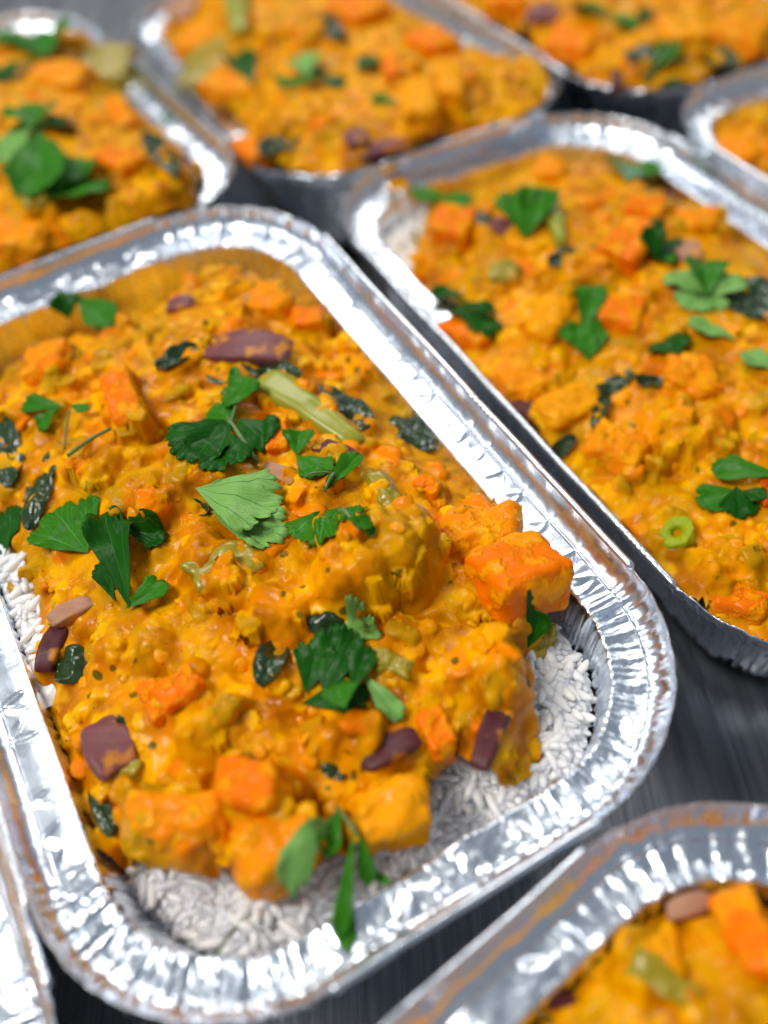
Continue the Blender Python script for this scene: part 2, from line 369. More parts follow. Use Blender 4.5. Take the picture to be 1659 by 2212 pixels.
    band('upstand', [(0.02 + 0.40 * (1 - (1 - min(q_, 1) ** 2.2) ** 0.55), -0.64 * q_) for q_ in (0, .15, .3, .43, .55, .65, .74, .82, .88, .93, .97, .99, 1.0)], f_up)
    def f_wall(s, d, z, c, sh):
        q = np.clip((-0.66 - z) / 1.2, 0, 1); e = np.clip((-0.66 - z) / 0.12, 0, 1)
        dd = d + (c * 0.085 * cr(s, -z * 0.45) + (1 - c) * 0.03 * cr(s, -z * 0.3)) * e + c * 0.03 * cr(s + 9, d) * (1 - e)
        z = z + edge_z(s, c) * (1 - q) + (1 - e) * (c * 0.075 * 0.35 * cr(s, d * 0 + 1.12) + (1 - c) * sh * 0.085 * big(s, d * 0 + 1.12) + (1 - c) * (1 - sh) * 0.012 * big(s, d * 0 + 1.12))
        return dd, z, 0 * s
    W_ = [(1.12, ZF), (1.14, ZF - 0.03), (1.155, ZF - 0.10)] + [(1.155 + 0.19 * t_, ZF - 0.10 - t_) for t_ in np.linspace(0.1, dep - 1.1, 16)]
    band('side_wall', W_, f_wall)
    # base panel: a fan of rings closing the bottom
    dl, zl = W_[-1]; rings = [(dl - 0.02, zl + 0.02), (dl + 0.25, -dep + 0.03), (dl + 0.8, -dep + 0.02), (3.2, -dep + 0.03)]
    m_ = 160; st = n // m_; idx = np.arange(0, n, st); V = []
    for d_, z_ in rings: V.append(np.concatenate([P[idx] - N[idx] * d_, np.full((len(idx), 1), z_)], 1))
    V.append(np.concatenate([(P[idx] - N[idx] * 3.2) * 0.02, np.full((len(idx), 1), -dep + 0.03)], 1))
    V = np.stack(V, 1).reshape(-1, 3) + off
    link('base_panel', mesh_np('base_panel', V, grid_faces(len(idx), 5, True)), M['foil'], root)
    # rolled beads on the four straight runs
    for sde, (a, b) in enumerate((((HW, -(HL - RC)), (HW, HL - RC)), ((HW - RC, HL), (-(HW - RC), HL)), ((-HW, HL - RC), (-HW, -(HL - RC))), ((-(HW - RC), -HL), (HW - RC, -HL)))):
        a, b = np.array(a), np.array(b); ln = np.linalg.norm(b - a); tdir = (b - a) / ln; nn = np.array([tdir[1], -tdir[0]])
        ns = int(ln / 0.05); q = np.linspace(-0.15, ln + 0.25, ns); ph = np.linspace(0, 2 * np.pi, 11)[:-1]
        e = sstep(0, 0.12, q + 0.15) * sstep(0, 0.12, ln + 0.25 - q)
        rid = 1 + 0.10 * np.sin(q * 2 * np.pi / 0.17 + 3 * perlin(q / 1.0, q * 0, sd)) * sstep(0.0, 0.5, perlin(q / 2.2, q * 0, sd + 7))
        rr = (0.095 + 0.008 * perlin(q / 0.4, q * 0, sd + 8)) * (0.25 + 0.75 * e)
        wob = 0.03 * perlin(q / 2.5, q * 0 + sde, sd + 9)
        cx_ = a[None] + tdir * q[:, None] + nn * (0.0 + wob)[:, None]
        X = cx_[:, None, :] + nn * (rr * rid)[:, None, None] * np.cos(ph)[None, :, None]
        Z = -0.05 + (rr * rid)[:, None] * 1.15 * np.sin(ph)[None, :] + 0.03 * perlin(q / 3, q * 0, sd)[:, None]
        V = np.concatenate([X, Z[..., None]], -1).reshape(-1, 3) + off
        i = np.arange(ns - 1)[:, None]; j = np.arange(10)[None]; a_ = i * 10 + j; b_ = i * 10 + (j + 1) % 10
        link('rolled_bead', mesh_np('rolled_bead', V, np.stack([a_, a_ + 10, b_ + 10, b_], -1).reshape(-1, 4)), M['foil'], root)
    return root

# ---------------------------------------------------------------- food surfaces (tray coordinates, cm)
IA, IB, IR = HW - 1.155, HL - 1.155, RC - 1.155
def signed_poly(u, v, poly):
    """positive inside"""
    poly = np.asarray(poly); n = len(poly); ins = np.zeros(u.shape, bool); dm = np.full(u.shape, 1e9)
    for i in range(n):
        a, b = poly[i], poly[(i + 1) % n]; e = b - a
        t = np.clip(((u - a[0]) * e[0] + (v - a[1]) * e[1]) / (e @ e), 0, 1)
        dm = np.minimum(dm, np.hypot(u - a[0] - t * e[0], v - a[1] - t * e[1]))
        c = ((a[1] > v) != (b[1] > v)) & (u < (b[0] - a[0]) * (v - a[1]) / (b[1] - a[1] + 1e-12) + a[0]); ins ^= c
    return np.where(ins, dm, -dm)
class Food:
    def __init__(s, T, cell, zedge, peak, tiltv=0.0, tiltu=0.0, poly=None, rice=-1.75, over=None, seed=0, box=None, wdt=1.9, drop=0.0):
        s.drop = drop
        s.T, s.cell, s.zedge, s.peak, s.tiltv, s.tiltu, s.rice, s.seed = T, cell, zedge, peak, tiltv, tiltu, rice, seed; s.over = over; s.wdt = wdt
        s.poly = None if poly is None else np.array([on_plane(T, x, y, -1.0)[:2] for x, y in poly])
        s.IB = T.HL - 1.155; s.box = box or (-6.2, 6.2, -T.HL + 0.3, T.HL - 0.3)
        s.items = []; s.tops = []
    def rice_h(s, u, v):
        return s.rice + 0.22 * fbm(u, v, 2.2, 3, 60 + s.seed) - 0.75 * np.exp(-np.maximum(-sd_rrect(u, v, IA, s.IB, IR), 0) / 0.8) * (1 - sstep(-6, -4, v)) + 0.45 * (1 - sstep(-5.0, -4.0, u)) * sstep(-4, -3, v)
    def wall(s, u, v): 
        w = -sd_rrect(u, v, IA, s.IB, IR)
        if s.over is not None: w = w + s.over(u, v)
        return w
    def h0(s, u, v):
        dw = np.maximum(s.wall(u, v), 0)
        h = s.zedge + s.peak * (1 - np.exp(-dw / s.wdt)) + s.tiltv * v + s.tiltu * u + 0.13 * fbm(u, v, 3.2, 2, s.seed)
        h = h - s.drop * sstep(5.0, s.IB - 0.4, v)
        if s.over is not None: h = h + 0.55 * np.clip(s.over(u, v) / 0.7, 0, 1) * np.exp(-dw / 1.2)
        if s.poly is not None:
            dp = signed_poly(u, v, s.poly) + 0.13 * fbm(u, v, 1.8, 3, s.seed + 5, 0.4)
            s._dp = dp
            base = s.rice_h(u, v) - 0.35; g = np.sqrt(np.clip(1 - (1 - np.clip(dp / 0.8, 0, 1)) ** 2, 0, 1))
            h = base + (h - base) * g
        return h
    def build_grid(s, n_lentil, n_crumb):
        u = np.arange(s.box[0], s.box[1], s.cell); v = np.arange(s.box[2], s.box[3], s.cell); s.us, s.vs = u, v
        U, Vv = np.meshgrid(u, v, indexing='ij'); s.U, s.V = U, Vv
        H = s.h0(U, Vv) + 0.13 * fbm(U, Vv, 1.5, 2, s.seed + 9)
        s.ragged = getattr(s, '_dp', None)
        # soften: sauce climbs round everything lying in it
        top = np.full(H.shape, -9.0)
        for it in s.items:
            i0, j0, tt = it['ras']; a, b = tt.shape
            sl = (slice(i0, i0 + a), slice(j0, j0 + b))
            np.maximum(top[sl], tt, out=top[sl])
            if it['coat'] is not None:
                nz = 0.16 * perlin(U[sl] / 0.45, Vv[sl] / 0.45, s.seed + 20) + 0.06 * perlin(U[sl] / 0.12, Vv[sl] / 0.12, s.seed + 21)
                H[sl] = np.where(tt > -8, np.maximum(H[sl], tt - it['coat'] + nz), H[sl])
        steps = int(0.30 / s.cell); dd = s.cell * 1.9
        for q in range(steps):
            for ax in (0, 1):
                for sh in (1, -1): H = np.maximum(H, np.roll(H, sh, ax) - dd)
        kern = max(1, int(round(0.11 / s.cell)) ** 2)
        for q in range(kern):
            H = (H + np.roll(H, 1, 0) + np.roll(H, -1, 0) + np.roll(H, 1, 1) + np.roll(H, -1, 1)) / 5
        # hollows between the pieces
        rs = np.random.RandomState(s.seed + 23)
        pits = [(*on_surface(s.T, x, y, s.h0)[:2], r, d) for x, y, r, d in getattr(s, 'pits', [])]
        for q in range(int(0.16 * (s.box[1] - s.box[0]) * (s.box[3] - s.box[2]))): pits.append((rs.uniform(u[0] + .8, u[-1] - .8), rs.uniform(v[0] + .8, v[-1] - .8), rs.uniform(.22, .5), rs.uniform(.12, .34)))
        for pu, pv, r, d in pits:
            an = rs.uniform(0, np.pi); du = U - pu + 0.12 * perlin(U / 0.6, Vv / 0.6, 9); dv = Vv - pv + 0.12 * perlin(U / 0.6, Vv / 0.6, 10)
            X = du * math.cos(an) + dv * math.sin(an); Y = (-du * math.sin(an) + dv * math.cos(an)) * 1.7
            H = H - d * np.exp(-((X * X + Y * Y) / (r * r)) ** 1.5)
        # small cut vegetables wholly under a film of sauce
        rs = np.random.RandomState(s.seed + 13); K = np.full(H.shape, 0.45); nb = int(1.15 * (s.box[1] - s.box[0]) * (s.box[3] - s.box[2]) * 0.8)
        for q in range(nb):
            a, b_ = rs.uniform(u[0] + .3, u[-1] - .3), rs.uniform(v[0] + .3, v[-1] - .3); ha, hb = rs.uniform(0.22, 0.5), rs.uniform(0.18, 0.36); an = rs.uniform(0, np.pi)
            m_ = int((ha + 0.2) / s.cell); ia, jb = int((a - u[0]) / s.cell), int((b_ - v[0]) / s.cell)
            i0, i1, j0, j1 = max(ia - m_, 0), min(ia + m_, len(u)), max(jb - m_, 0), min(jb + m_, len(v)); sl = (slice(i0, i1), slice(j0, j1))
            du = U[sl] - a + 0.07 * perlin(U[sl] / 0.4, Vv[sl] / 0.4, 3); dv = Vv[sl] - b_ + 0.07 * perlin(U[sl] / 0.4, Vv[sl] / 0.4, 4); ca, sa = math.cos(an), math.sin(an)
            X = (du * ca + dv * sa) / ha; Y = (-du * sa + dv * ca) / hb; r4 = (np.abs(X) ** 3.2 + np.abs(Y) ** 3.2)
            z = H[min(ia, len(u) - 1), min(jb, len(v) - 1)] + rs.uniform(-0.02, 0.14) + rs.uniform(-.14, .14) * X + rs.uniform(-.14, .14) * Y
            g = np.where(r4 < 1.3, z - 0.10 * np.clip(r4, 0, 1.3) ** 1.5 - 0.35 * np.clip(r4 - 0.8, 0, 1), -9); old = H[sl]; new = np.where(g > -8, smax(old, g, 0.07), old)
            tint = rs.choice([1.0, 0.8, 0.75, 0.45, 0.05, 0.0, 0.15]); w_ = np.clip((new - old) / 0.05, 0, 1) * np.clip((1.2 - r4) * 2, 0, 1); K[sl] = K[sl] * (1 - w_) + tint * w_; H[sl] = new
        s.K = K
        # lentils swollen in the sauce
        rs = np.random.RandomState(s.seed + 3); S = np.zeros(H.shape)
        G0 = H.copy()
        def blobs(n, rmin, rmax, flat, zlo, zhi, k, wgt, clump, thr):
            nonlocal H
            x = rs.uniform(u[0] + .2, u[-1] - .2, n); y = rs.uniform(v[0] + .2, v[-1] - .2, n)
            keep = perlin(x / clump, y / clump, s.seed + 31) + rs.uniform(-0.4, 0.4, n) > thr
            for a, b in zip(x[keep], y[keep]):
                r = rs.uniform(rmin, rmax); el = rs.uniform(0.75, 1.0); an = rs.uniform(0, np.pi); m_ = int(r / s.cell) + 2
                ia, jb = int((a - u[0]) / s.cell), int((b - v[0]) / s.cell)
                i0, i1, j0, j1 = max(ia - m_, 0), min(ia + m_ + 1, len(u)), max(jb - m_, 0), min(jb + m_ + 1, len(v))
                du = U[i0:i1, j0:j1] - a; dv = Vv[i0:i1, j0:j1] - b; ca, sa = math.cos(an), math.sin(an)
                rr = ((du * ca + dv * sa) / r) ** 2 + ((-du * sa + dv * ca) / (r * el)) ** 2
                rr = rr * (1 + (0.7 if rmax < 0.15 else 0.45) * perlin(U[i0:i1, j0:j1] / 0.09, Vv[i0:i1, j0:j1] / 0.09, 7)) 
                z = G0[min(ia, len(u) - 1), min(jb, len(v) - 1)] + rs.uniform(zlo, zhi)
                g = np.where(rr < 1, z + r * flat * (np.sqrt(np.clip(1 - rr, 0, 1)) - 0.35), -9)
                sl = (slice(i0, i1), slice(j0, j1)); old = H[sl]; new = np.where(g > -8, smax(old, g, k), old)
                S[sl] = np.maximum(S[sl], wgt * np.clip((new - old) / 0.05, 0, 1)); H[sl] = new
        blobs(n_lentil, 0.14, 0.27, 0.36, -0.09, 0.02, 0.085, 1.0, 1.2, -0.1)
        blobs(n_crumb, 0.04, 0.12, 0.6, -0.03, 0.02, 0.03, 0.75, 0.8, 0.1)
        H += 0.050 * fbm(U, Vv, 0.7, 3, s.seed + 12, 0.4) + 0.012 * sstep(-0.2, 0.5, perlin(U / 1.3, Vv / 1.3, s.seed + 44)) * fbm(U, Vv, 0.09, 2, s.seed + 15)
        lim = -0.50 + 1.1 * np.maximum(s.wall(U, V := Vv), 0) + (0.6 if s.over is not None else 0.0)
        H = -smax(-H, -lim, 0.15)
        S = np.maximum(S, 0.8 * sstep(0.05, 0.5, fbm(U, Vv, 0.9, 3, s.seed + 66)))
        s.H = H; s.S = S; s.topH = np.maximum(H, top)
        sw = sd_rrect(U, Vv, IA, s.IB, IR); s.topH = np.where(sw > -0.05, np.maximum(s.topH, -0.62), s.topH)       # the flange round the food
        if s.poly is not None: s.topH = np.maximum(s.topH, np.where(sw < -0.1, s.rice_h(U, Vv) + 0.24, -9))
        b = H.copy(); b = s.topH.copy()
        for q in range(max(2, int(0.12 / s.cell))):
            b = np.maximum(b * 0.9 + 0.1 * b, (b + np.roll(b, 1, 0) + np.roll(b, -1, 0) + np.roll(b, 1, 1) + np.roll(b, -1, 1)) / 5)
        s.soft = b
    def sample(s, A, u, v):
        x = np.clip((np.asarray(u) - s.us[0]) / s.cell, 0, len(s.us) - 1.001); y = np.clip((np.asarray(v) - s.vs[0]) / s.cell, 0, len(s.vs) - 1.001)
        i = x.astype(int); j = y.astype(int); fx = x - i; fy = y - j
        return (A[i, j] * (1 - fx) + A[i + 1, j] * fx) * (1 - fy) + (A[i, j + 1] * (1 - fx) + A[i + 1, j + 1] * fx) * fy
    def surf(s, u, v): return s.sample(s.topH, u, v)
    def curry_mesh(s, label):
        U, V, H = s.U, s.V, s.H
        dw = s.wall(U, V); ok = dw > 0.19 * np.clip(-0.74 - H, 0, 9) - 0.02
        if s.over is None: ok &= True
        if s.ragged is not None: ok &= s.ragged > -0.02
        nx, ny = U.shape; F = grid_faces(nx, ny); o = ok.ravel(); keep = o[F].all(1); F = F[keep]
        used = np.zeros(nx * ny, bool); used[F.ravel()] = True; remap = np.cumsum(used) - 1
        Vt = np.stack([U.ravel(), V.ravel(), H.ravel()], 1)[used]
        gu = np.gradient(H, s.cell, axis=0).ravel()[used]; gv = np.gradient(H, s.cell, axis=1).ravel()[used]
        nn = np.stack([-gu, -gv, np.ones_like(gu)], 1); nn /= np.linalg.norm(nn, axis=1, keepdims=True)
        Vt = Vt + nn * (0.050 * noise3(Vt, 0.55, s.seed) + 0.018 * noise3(Vt, 0.24, s.seed + 4) + 0.003 * noise3(Vt, 0.09, s.seed + 6))[:, None] * (1 + 1.8 * (1 - nn[:, 2:3]))
        me = mesh_np('lentil_curry', Vt, remap[F]); me.materials.append(M['curry'])
        attr(me, 'solid', s.S.ravel()[used]); attr(me, 'chunk', (s.K + 0.1 * perlin(U / 0.15, V / 0.15, 2)).ravel()[used]); attr(me, 'tone', (0.5 + 0.5 * perlin(U / 1.9, V / 1.9, s.seed + 77) + 0.15 * perlin(U / 0.3, V / 0.3, s.seed + 78)).ravel()[used])
        s.obj = link('lentil_curry', me, None, None, s.T.mw); tag(s.obj, label, 'curry', 'portions of lentil curry in the foil trays'); return s.obj

# ---------------------------------------------------------------- solid pieces
def round_box(hx, hy, hz, r, n=9, seed=0, rough=0.03, skew=0.16):
    fs, Vs = [], []; base = 0; t = np.linspace(-1, 1, n)
    A, B = np.meshgrid(t, t, indexing='ij')
    for ax in range(3):
        for sg in (1, -1):
            p = np.zeros((n, n, 3)); p[..., ax] = sg; p[..., (ax + 1) % 3] = A if sg > 0 else B; p[..., (ax + 2) % 3] = B if sg > 0 else A
            Vs.append(p.reshape(-1, 3)); fs.append(grid_faces(n, n) + base); base += n * n
    V = np.concatenate(Vs); F = np.concatenate(fs)
    key = np.round(V * 1000).astype(int); _, ix, inv = np.unique(key, axis=0, return_index=True, return_inverse=True); inv = inv.ravel()
    V = V[ix]; F = inv[F]
    h = np.array([hx, hy, hz]); p = V * h; q = np.clip(p, -(h - r), h - r); d = p - q; ln = np.linalg.norm(d, axis=1, keepdims=True)
    p = q + r * d / np.maximum(ln, 1e-9)
    rs = np.random.RandomState(seed); sk = rs.uniform(-skew, skew, (3, 3)); np.fill_diagonal(sk, 0)
    p = p + p @ sk.T * np.array([1, 1, 0.6]) + (p[:, [1, 2, 0]] * p[:, [2, 0, 1]]) * rs.uniform(-.1, .1, 3) / max(hx, hy)
    nn = p / np.linalg.norm(p, axis=1, keepdims=True)
    p = p + nn * (rough * 1.3 * noise3(p, 0.6, seed + 5)[:, None] + rough * 0.8 * noise3(p, 0.3, seed)[:, None] + rough * 0.5 * noise3(p, 0.12, seed + 1)[:, None])
    return p, F
def bent(p, L, bend):
    """arch along x, crown up; bend is the whole angle"""
    R = L / bend; r = R + p[:, 2]; th = p[:, 0] / R
    return np.stack([r * np.sin(th), p[:, 1], r * np.cos(th) - R], 1)
def frame_at(T, x, y, z, ang, lx, ly):
    """tray-space long direction, half length and half width of something drawn at pixel x,y with image angle ang"""
    a = math.radians(ang); c = on_plane(T, x, y, z)
    e1 = on_plane(T, x + math.cos(a), y + math.sin(a), z) - c; e2 = on_plane(T, x - math.sin(a), y + math.cos(a), z) - c
    d1, d2 = np.linalg.norm(e1), np.linalg.norm(e2)
    return e1 / d1, d1 * lx / 2, d2 * ly / 2
def rotz(d): return np.array([[d[0], -d[1], 0], [d[1], d[0], 0], [0, 0, 1.0]])
def eul(a, b, c=0.0):
    ca, sa, cb, sb = math.cos(a), math.sin(a), math.cos(b), math.sin(b)
    return np.array([[1, 0, 0], [0, ca, -sa], [0, sa, ca]]) @ np.array([[cb, 0, sb], [0, 1, 0], [-sb, 0, cb]])
CAT = dict(carrot='carrot', potato='sweet potato', squash='pumpkin', tomato='tomato', onion='onion', onion_dark='onion', onion_pale='onion', stalk='green bean', olive='vegetable', spinach='spinach', ring='spring onion')
NAME = dict(carrot='carrot_cube', potato='sweet_potato_chunk', squash='pumpkin_chunk', tomato='tomato_piece', onion='red_onion_slice', onion_dark='red_onion_slice', onion_pale='onion_slice', stalk='green_bean', olive='green_vegetable_piece', spinach='wilted_spinach_leaf', ring='spring_onion_ring')
def put(fd, kind, x, y, ang, lx, ly, th=None, label=None, opt_k=0.62, emerge=0.5, coat=0.25, tilt=(0, 0), bend=None, seed=None, lift=0.0):
    """kind None: a lump wholly under the sauce"""
    T = fd.T; seed = seed if seed is not None else int(x * 3 + y * 7) % 9999
    c = on_surface(T, x, y, fd.h0, 0.05)
    d, hx, hy = frame_at(T, x, y, c[2], ang, lx, ly)
    k = kind or 'lump'
    if th is None: th = 0.85 * min(hx, hy) * 2 if k in ('carrot', 'potato', 'squash', 'lump') else 0.35
    if T.k != 1 and k in ('carrot', 'potato', 'squash'): th *= 0.7; emerge -= 0.06; hx *= 0.93; hy *= 0.93
    hz = th / 2
    if k in ('onion', 'onion_dark', 'onion_pale'):
        p, F = round_box(hx, hy, hz * 0.8, min(hz * 0.8, hy) * 0.45, 15, seed, 0.03, 0.15); p[:, 1] *= 1 - 0.25 * (p[:, 0] / hx) ** 2
        p = bent(p, 2 * hx, 0.9 if bend is None else bend)
    elif k == 'stalk':
        p, F = round_box(hx, hy, hz, min(hz, hy) * 0.8, 17, seed, 0.045, 0.1); p[:, 1] *= 1 - 0.3 * (p[:, 0] / hx); p = bent(p, 2 * hx, bend or 0.25)
    elif k == 'spinach':
        n = 26; t = np.linspace(-1, 1, n); A, B = np.meshgrid(t, t, indexing='ij'); rr = np.clip(1 - np.abs(A) ** 2.4, 0, 1) ** 0.5
        X = A * hx; Y = B * rr * hy; Z = 0.20 * fbm(X + seed, Y, 0.7, 3, seed % 50) + 0.12 * np.abs(B) * (1 if seed % 2 else -0.6)
        p = np.stack([X, Y, Z], -1).reshape(-1, 3); F = grid_faces(n, n)
    elif k == 'ring':
        a = np.linspace(0, 2 * np.pi, 33)[:-1]; V = []
        for rr_, zz in ((1, -1), (1.03, 0), (1, .9), (.9, 1), (.42, .9), (.32, .6), (.3, -1)): V.append(np.stack([np.cos(a) * rr_ * hx, np.sin(a) * rr_ * hy, np.full(32, zz * hz)], 1))
        p = np.stack(V, 1).reshape(-1, 3); p = p * (1 + 0.16 * noise3(p, 0.25, 3)[:, None] + 0.10 * noise3(p, 0.1, 5)[:, None]); F = grid_faces(32, 7, True)
    else:
        rough = 0.07 if k == 'carrot' else 0.115
        p, F = round_box(hx, hy, hz, min(hx, hy, hz) * ((0.34 if T.k == 1 else 0.5) if k == 'carrot' else 0.6), 17, seed, rough * (1.6 if k == 'lump' else 1), 0.12)
    R = rotz(d) @ eul(*[math.radians(q) for q in tilt])
    if k == 'spinach': c = c + np.array([0, 0, 0.06 + lift])
    else: c = c + np.array([0, 0, th * ((emerge if kind else emerge * opt_k) - 0.5) + lift - (0.08 if k in ('carrot', 'potato', 'squash') else 0)])
    P = p @ R.T + c
    # raster from above
    i0 = int((P[:, 0].min() - fd.box[0]) / fd.cell) - 1; i1 = int((P[:, 0].max() - fd.box[0]) / fd.cell) + 2
    j0 = int((P[:, 1].min() - fd.box[2]) / fd.cell) - 1; j1 = int((P[:, 1].max() - fd.box[2]) / fd.cell) + 2
    nx = int(math.ceil((fd.box[1] - fd.box[0]) / fd.cell - 1e-9)); ny = int(math.ceil((fd.box[3] - fd.box[2]) / fd.cell - 1e-9))
    i0, j0 = max(i0, 0), max(j0, 0); i1, j1 = min(i1, nx), min(j1, ny)
    if i1 > i0 and j1 > j0:
        bv = BVHTree.FromPolygons([tuple(q) for q in P], [tuple(int(e) for e in f) for f in F]); tt = np.full((i1 - i0, j1 - j0), -9.0); dn = Vector((0, 0, -1))
        step = 1 if fd.cell >= 0.035 else 2
        for i in range(0, i1 - i0, step):
            for j in range(0, j1 - j0, step):
                h = bv.ray_cast(Vector((fd.box[0] + (i0 + i) * fd.cell, fd.box[2] + (j0 + j) * fd.cell, 6.0)), dn)[0]
                if h is not None: tt[i:i + step, j:j + step] = h.z
        ct = coat if kind else 0.02
        if k == 'spinach': ct = coat if coat != 0.25 else 0.10
        fd.items.append(dict(ras=(i0, j0, tt), coat=ct))
    if not kind: return
    nm = NAME[k]; V = p @ (T.R @ R).T * 1.0; W = T.R @ c + T.c
    me = mesh_np(nm, V, F); o = link(nm, me, M[kind], None, Matrix.Translation(Vector(W) * CM), solid=0.03 if k == 'spinach' else 0)
    tag(o, label, CAT[k]); return o

# ---------------------------------------------------------------- coriander
def leaf_mesh(fd, bx, by, tx, ty, spread, l0, l1, fold, curl, seed, chop=0.0, n=84, m_=15, lobes=True, org=None):
    T = fd.T; B = on_surface(T, bx, by, fd.surf, l0); E = on_surface(T, tx, ty, fd.surf, l1)
    ax = E - B; L = np.linalg.norm(ax); ax /= L; up = np.array([0, 0, 1.0]); s = np.cross(up, ax); s /= np.linalg.norm(s); up = np.cross(ax, s)
    rs = np.random.RandomState(seed); half = math.radians(spread) / 2; t = np.linspace(-1, 1, n)
    env = 1 - 0.22 * np.abs(t) ** 2
    if lobes:
        for q in ((-0.38, 0.36) if spread > 44 else ()): env -= (0.03 + 0.12 * rs.rand()) * np.exp(-((t - q - rs.uniform(-.08, .08)) / 0.055) ** 2)
    k_ = max(3, int(rs.randint(9, 12) * min(1.1, spread / 66)))
    env *= 1 - 0.065 * (1 - np.abs(np.sin(np.pi * t * k_ / 2 + rs.rand() * 3)) ** 0.6)
    if chop: env = np.minimum(env, (1 - chop) / np.maximum(np.cos((t - 0.3 * rs.uniform(-1, 1)) * half), 0.3))
    th = t * half; r = np.linspace(0.0, 1, m_)
    TH, R_ = np.meshgrid(th, r, indexing='ij'); RR = R_ * env[:, None] * L
    x = RR * np.cos(TH); y = RR * np.sin(TH)
    wv = 0.11 * L * fbm(x + seed * 1.7, y, 0.35 * L + 0.1, 2, seed % 90)
    z = fold * np.abs(y) - curl * (RR / L) ** 2 * L * 0.5 + wv * R_ 
    P = B + x[..., None] * ax + y[..., None] * s + z[..., None] * up
    P = P.reshape(-1, 3); fl = fd.sample(fd.soft, P[:, 0], P[:, 1]) + 0.06
    P[:, 2] = np.where(P[:, 2] < fl, fl + 0.015 * np.tanh((P[:, 2] - fl)), P[:, 2])
    uv = np.stack([(TH / half * 0.5 + 0.5), R_], -1).reshape(-1, 2)
    Wd = P @ T.R.T + T.c
    return Wd, grid_faces(n, m_), uv
def tube(P, r0, r1, n=8):
    P = np.asarray(P, float); m_ = len(P); V = []
    for i in range(m_):
        d = P[min(i + 1, m_ - 1)] - P[max(i - 1, 0)]; d /= np.linalg.norm(d); a = np.cross(d, [0.1, 0.2, 1.0]); a /= np.linalg.norm(a); b = np.cross(d, a)
        r = r0 + (r1 - r0) * i / (m_ - 1); ph = np.linspace(0, 2 * np.pi, n + 1)[:-1]
        V.append(P[i] + r * (np.cos(ph)[:, None] * a + np.sin(ph)[:, None] * b))
    V = np.array(V); F = []
    for i in range(m_ - 1):
        for j in range(n): F.append((i * n + j, i * n + (j + 1) % n, (i + 1) * n + (j + 1) % n, (i + 1) * n + j))
    V = V.reshape(-1, 3); c0, c1 = len(V), len(V) + 1; V = np.vstack([V, P[0], P[-1]])
    for j in range(n): F.append((c0, (j + 1) % n, j, c0)); F.append((c1, (m_ - 1) * n + j, (m_ - 1) * n + (j + 1) % n, c1))
    return V, F
def tube_obj(name, P, r0, r1, mat, parent, org):
    V, F = tube(P, r0, r1); me = bpy.data.meshes.new(name)
    me.from_pydata([tuple((v - org) * CM) for v in V], [], [tuple(dict.fromkeys(f)) for f in F]); me.polygons.foreach_set('use_smooth', [True] * len(me.polygons))
    return link(name, me, M[mat], parent)
GG = 'chopped coriander strewn over the curry'
def sprig(fd, label, leaves, stems=(), hi=True):
    """leaves: (bx,by,tx,ty,spread,material,l0,l1,fold,curl[,chop]); stems: (x0,y0,x1,y1,r_cm,l0,l1)"""
    T = fd.T; single = len(leaves) == 1 and not stems
    x0, y0 = (leaves[0][:2] if leaves else stems[0][:2]); o0 = T.R @ on_surface(T, x0, y0, fd.surf, 0) + T.c
    n, m_ = (84, 15) if hi else (44, 9)
    root = None
    if not single:
        root = bpy.data.objects.new('coriander_sprig', None); col.objects.link(root); root.location = Vector(o0) * CM; tag(root, label, 'coriander', GG)
    for i, lf in enumerate(leaves):
        bx, by, tx, ty, sp, mt, l0, l1, fo, cu = lf[:10]; ch = lf[10] if len(lf) > 10 else 0
        W, F, uv = leaf_mesh(fd, bx, by, tx, ty, sp, l0, l1, fo, cu, int(bx * 5 + by + i * 31) % 997, ch, n, m_)
        nm = 'coriander_leaf' if single else 'leaflet'
        me = mesh_np(nm, W - o0, F, uv=uv)
        if single: o = link(nm, me, M[mt], None, Matrix.Translation(Vector(o0) * CM), solid=0.010); tag(o, label, 'coriander', GG)
        else: link(nm, me, M[mt], root, solid=0.010)
    for st in stems:
        xa, ya, xb, yb, r, la, lb = st; t = np.linspace(0, 1, 9)
        a = on_surface(T, xa, ya, fd.surf, la); b = on_surface(T, xb, yb, fd.surf, lb)
        P = a + (b - a) * t[:, None]; P[:, 2] += 0.05 * np.sin(np.pi * t); fl = fd.sample(fd.soft, P[:, 0], P[:, 1]) + r * 0.6; P[:, 2] = np.maximum(P[:, 2], fl - 0.03)
        P = P @ T.R.T + T.c
        if root is None:
            o = tube_obj('coriander_stem', P, r, r * 0.85, 'stem', None, o0); o.location = Vector(o0) * CM; tag(o, label, 'coriander', GG)
        else: tube_obj('stem', P, r, r * 0.85, 'stem', root, o0)
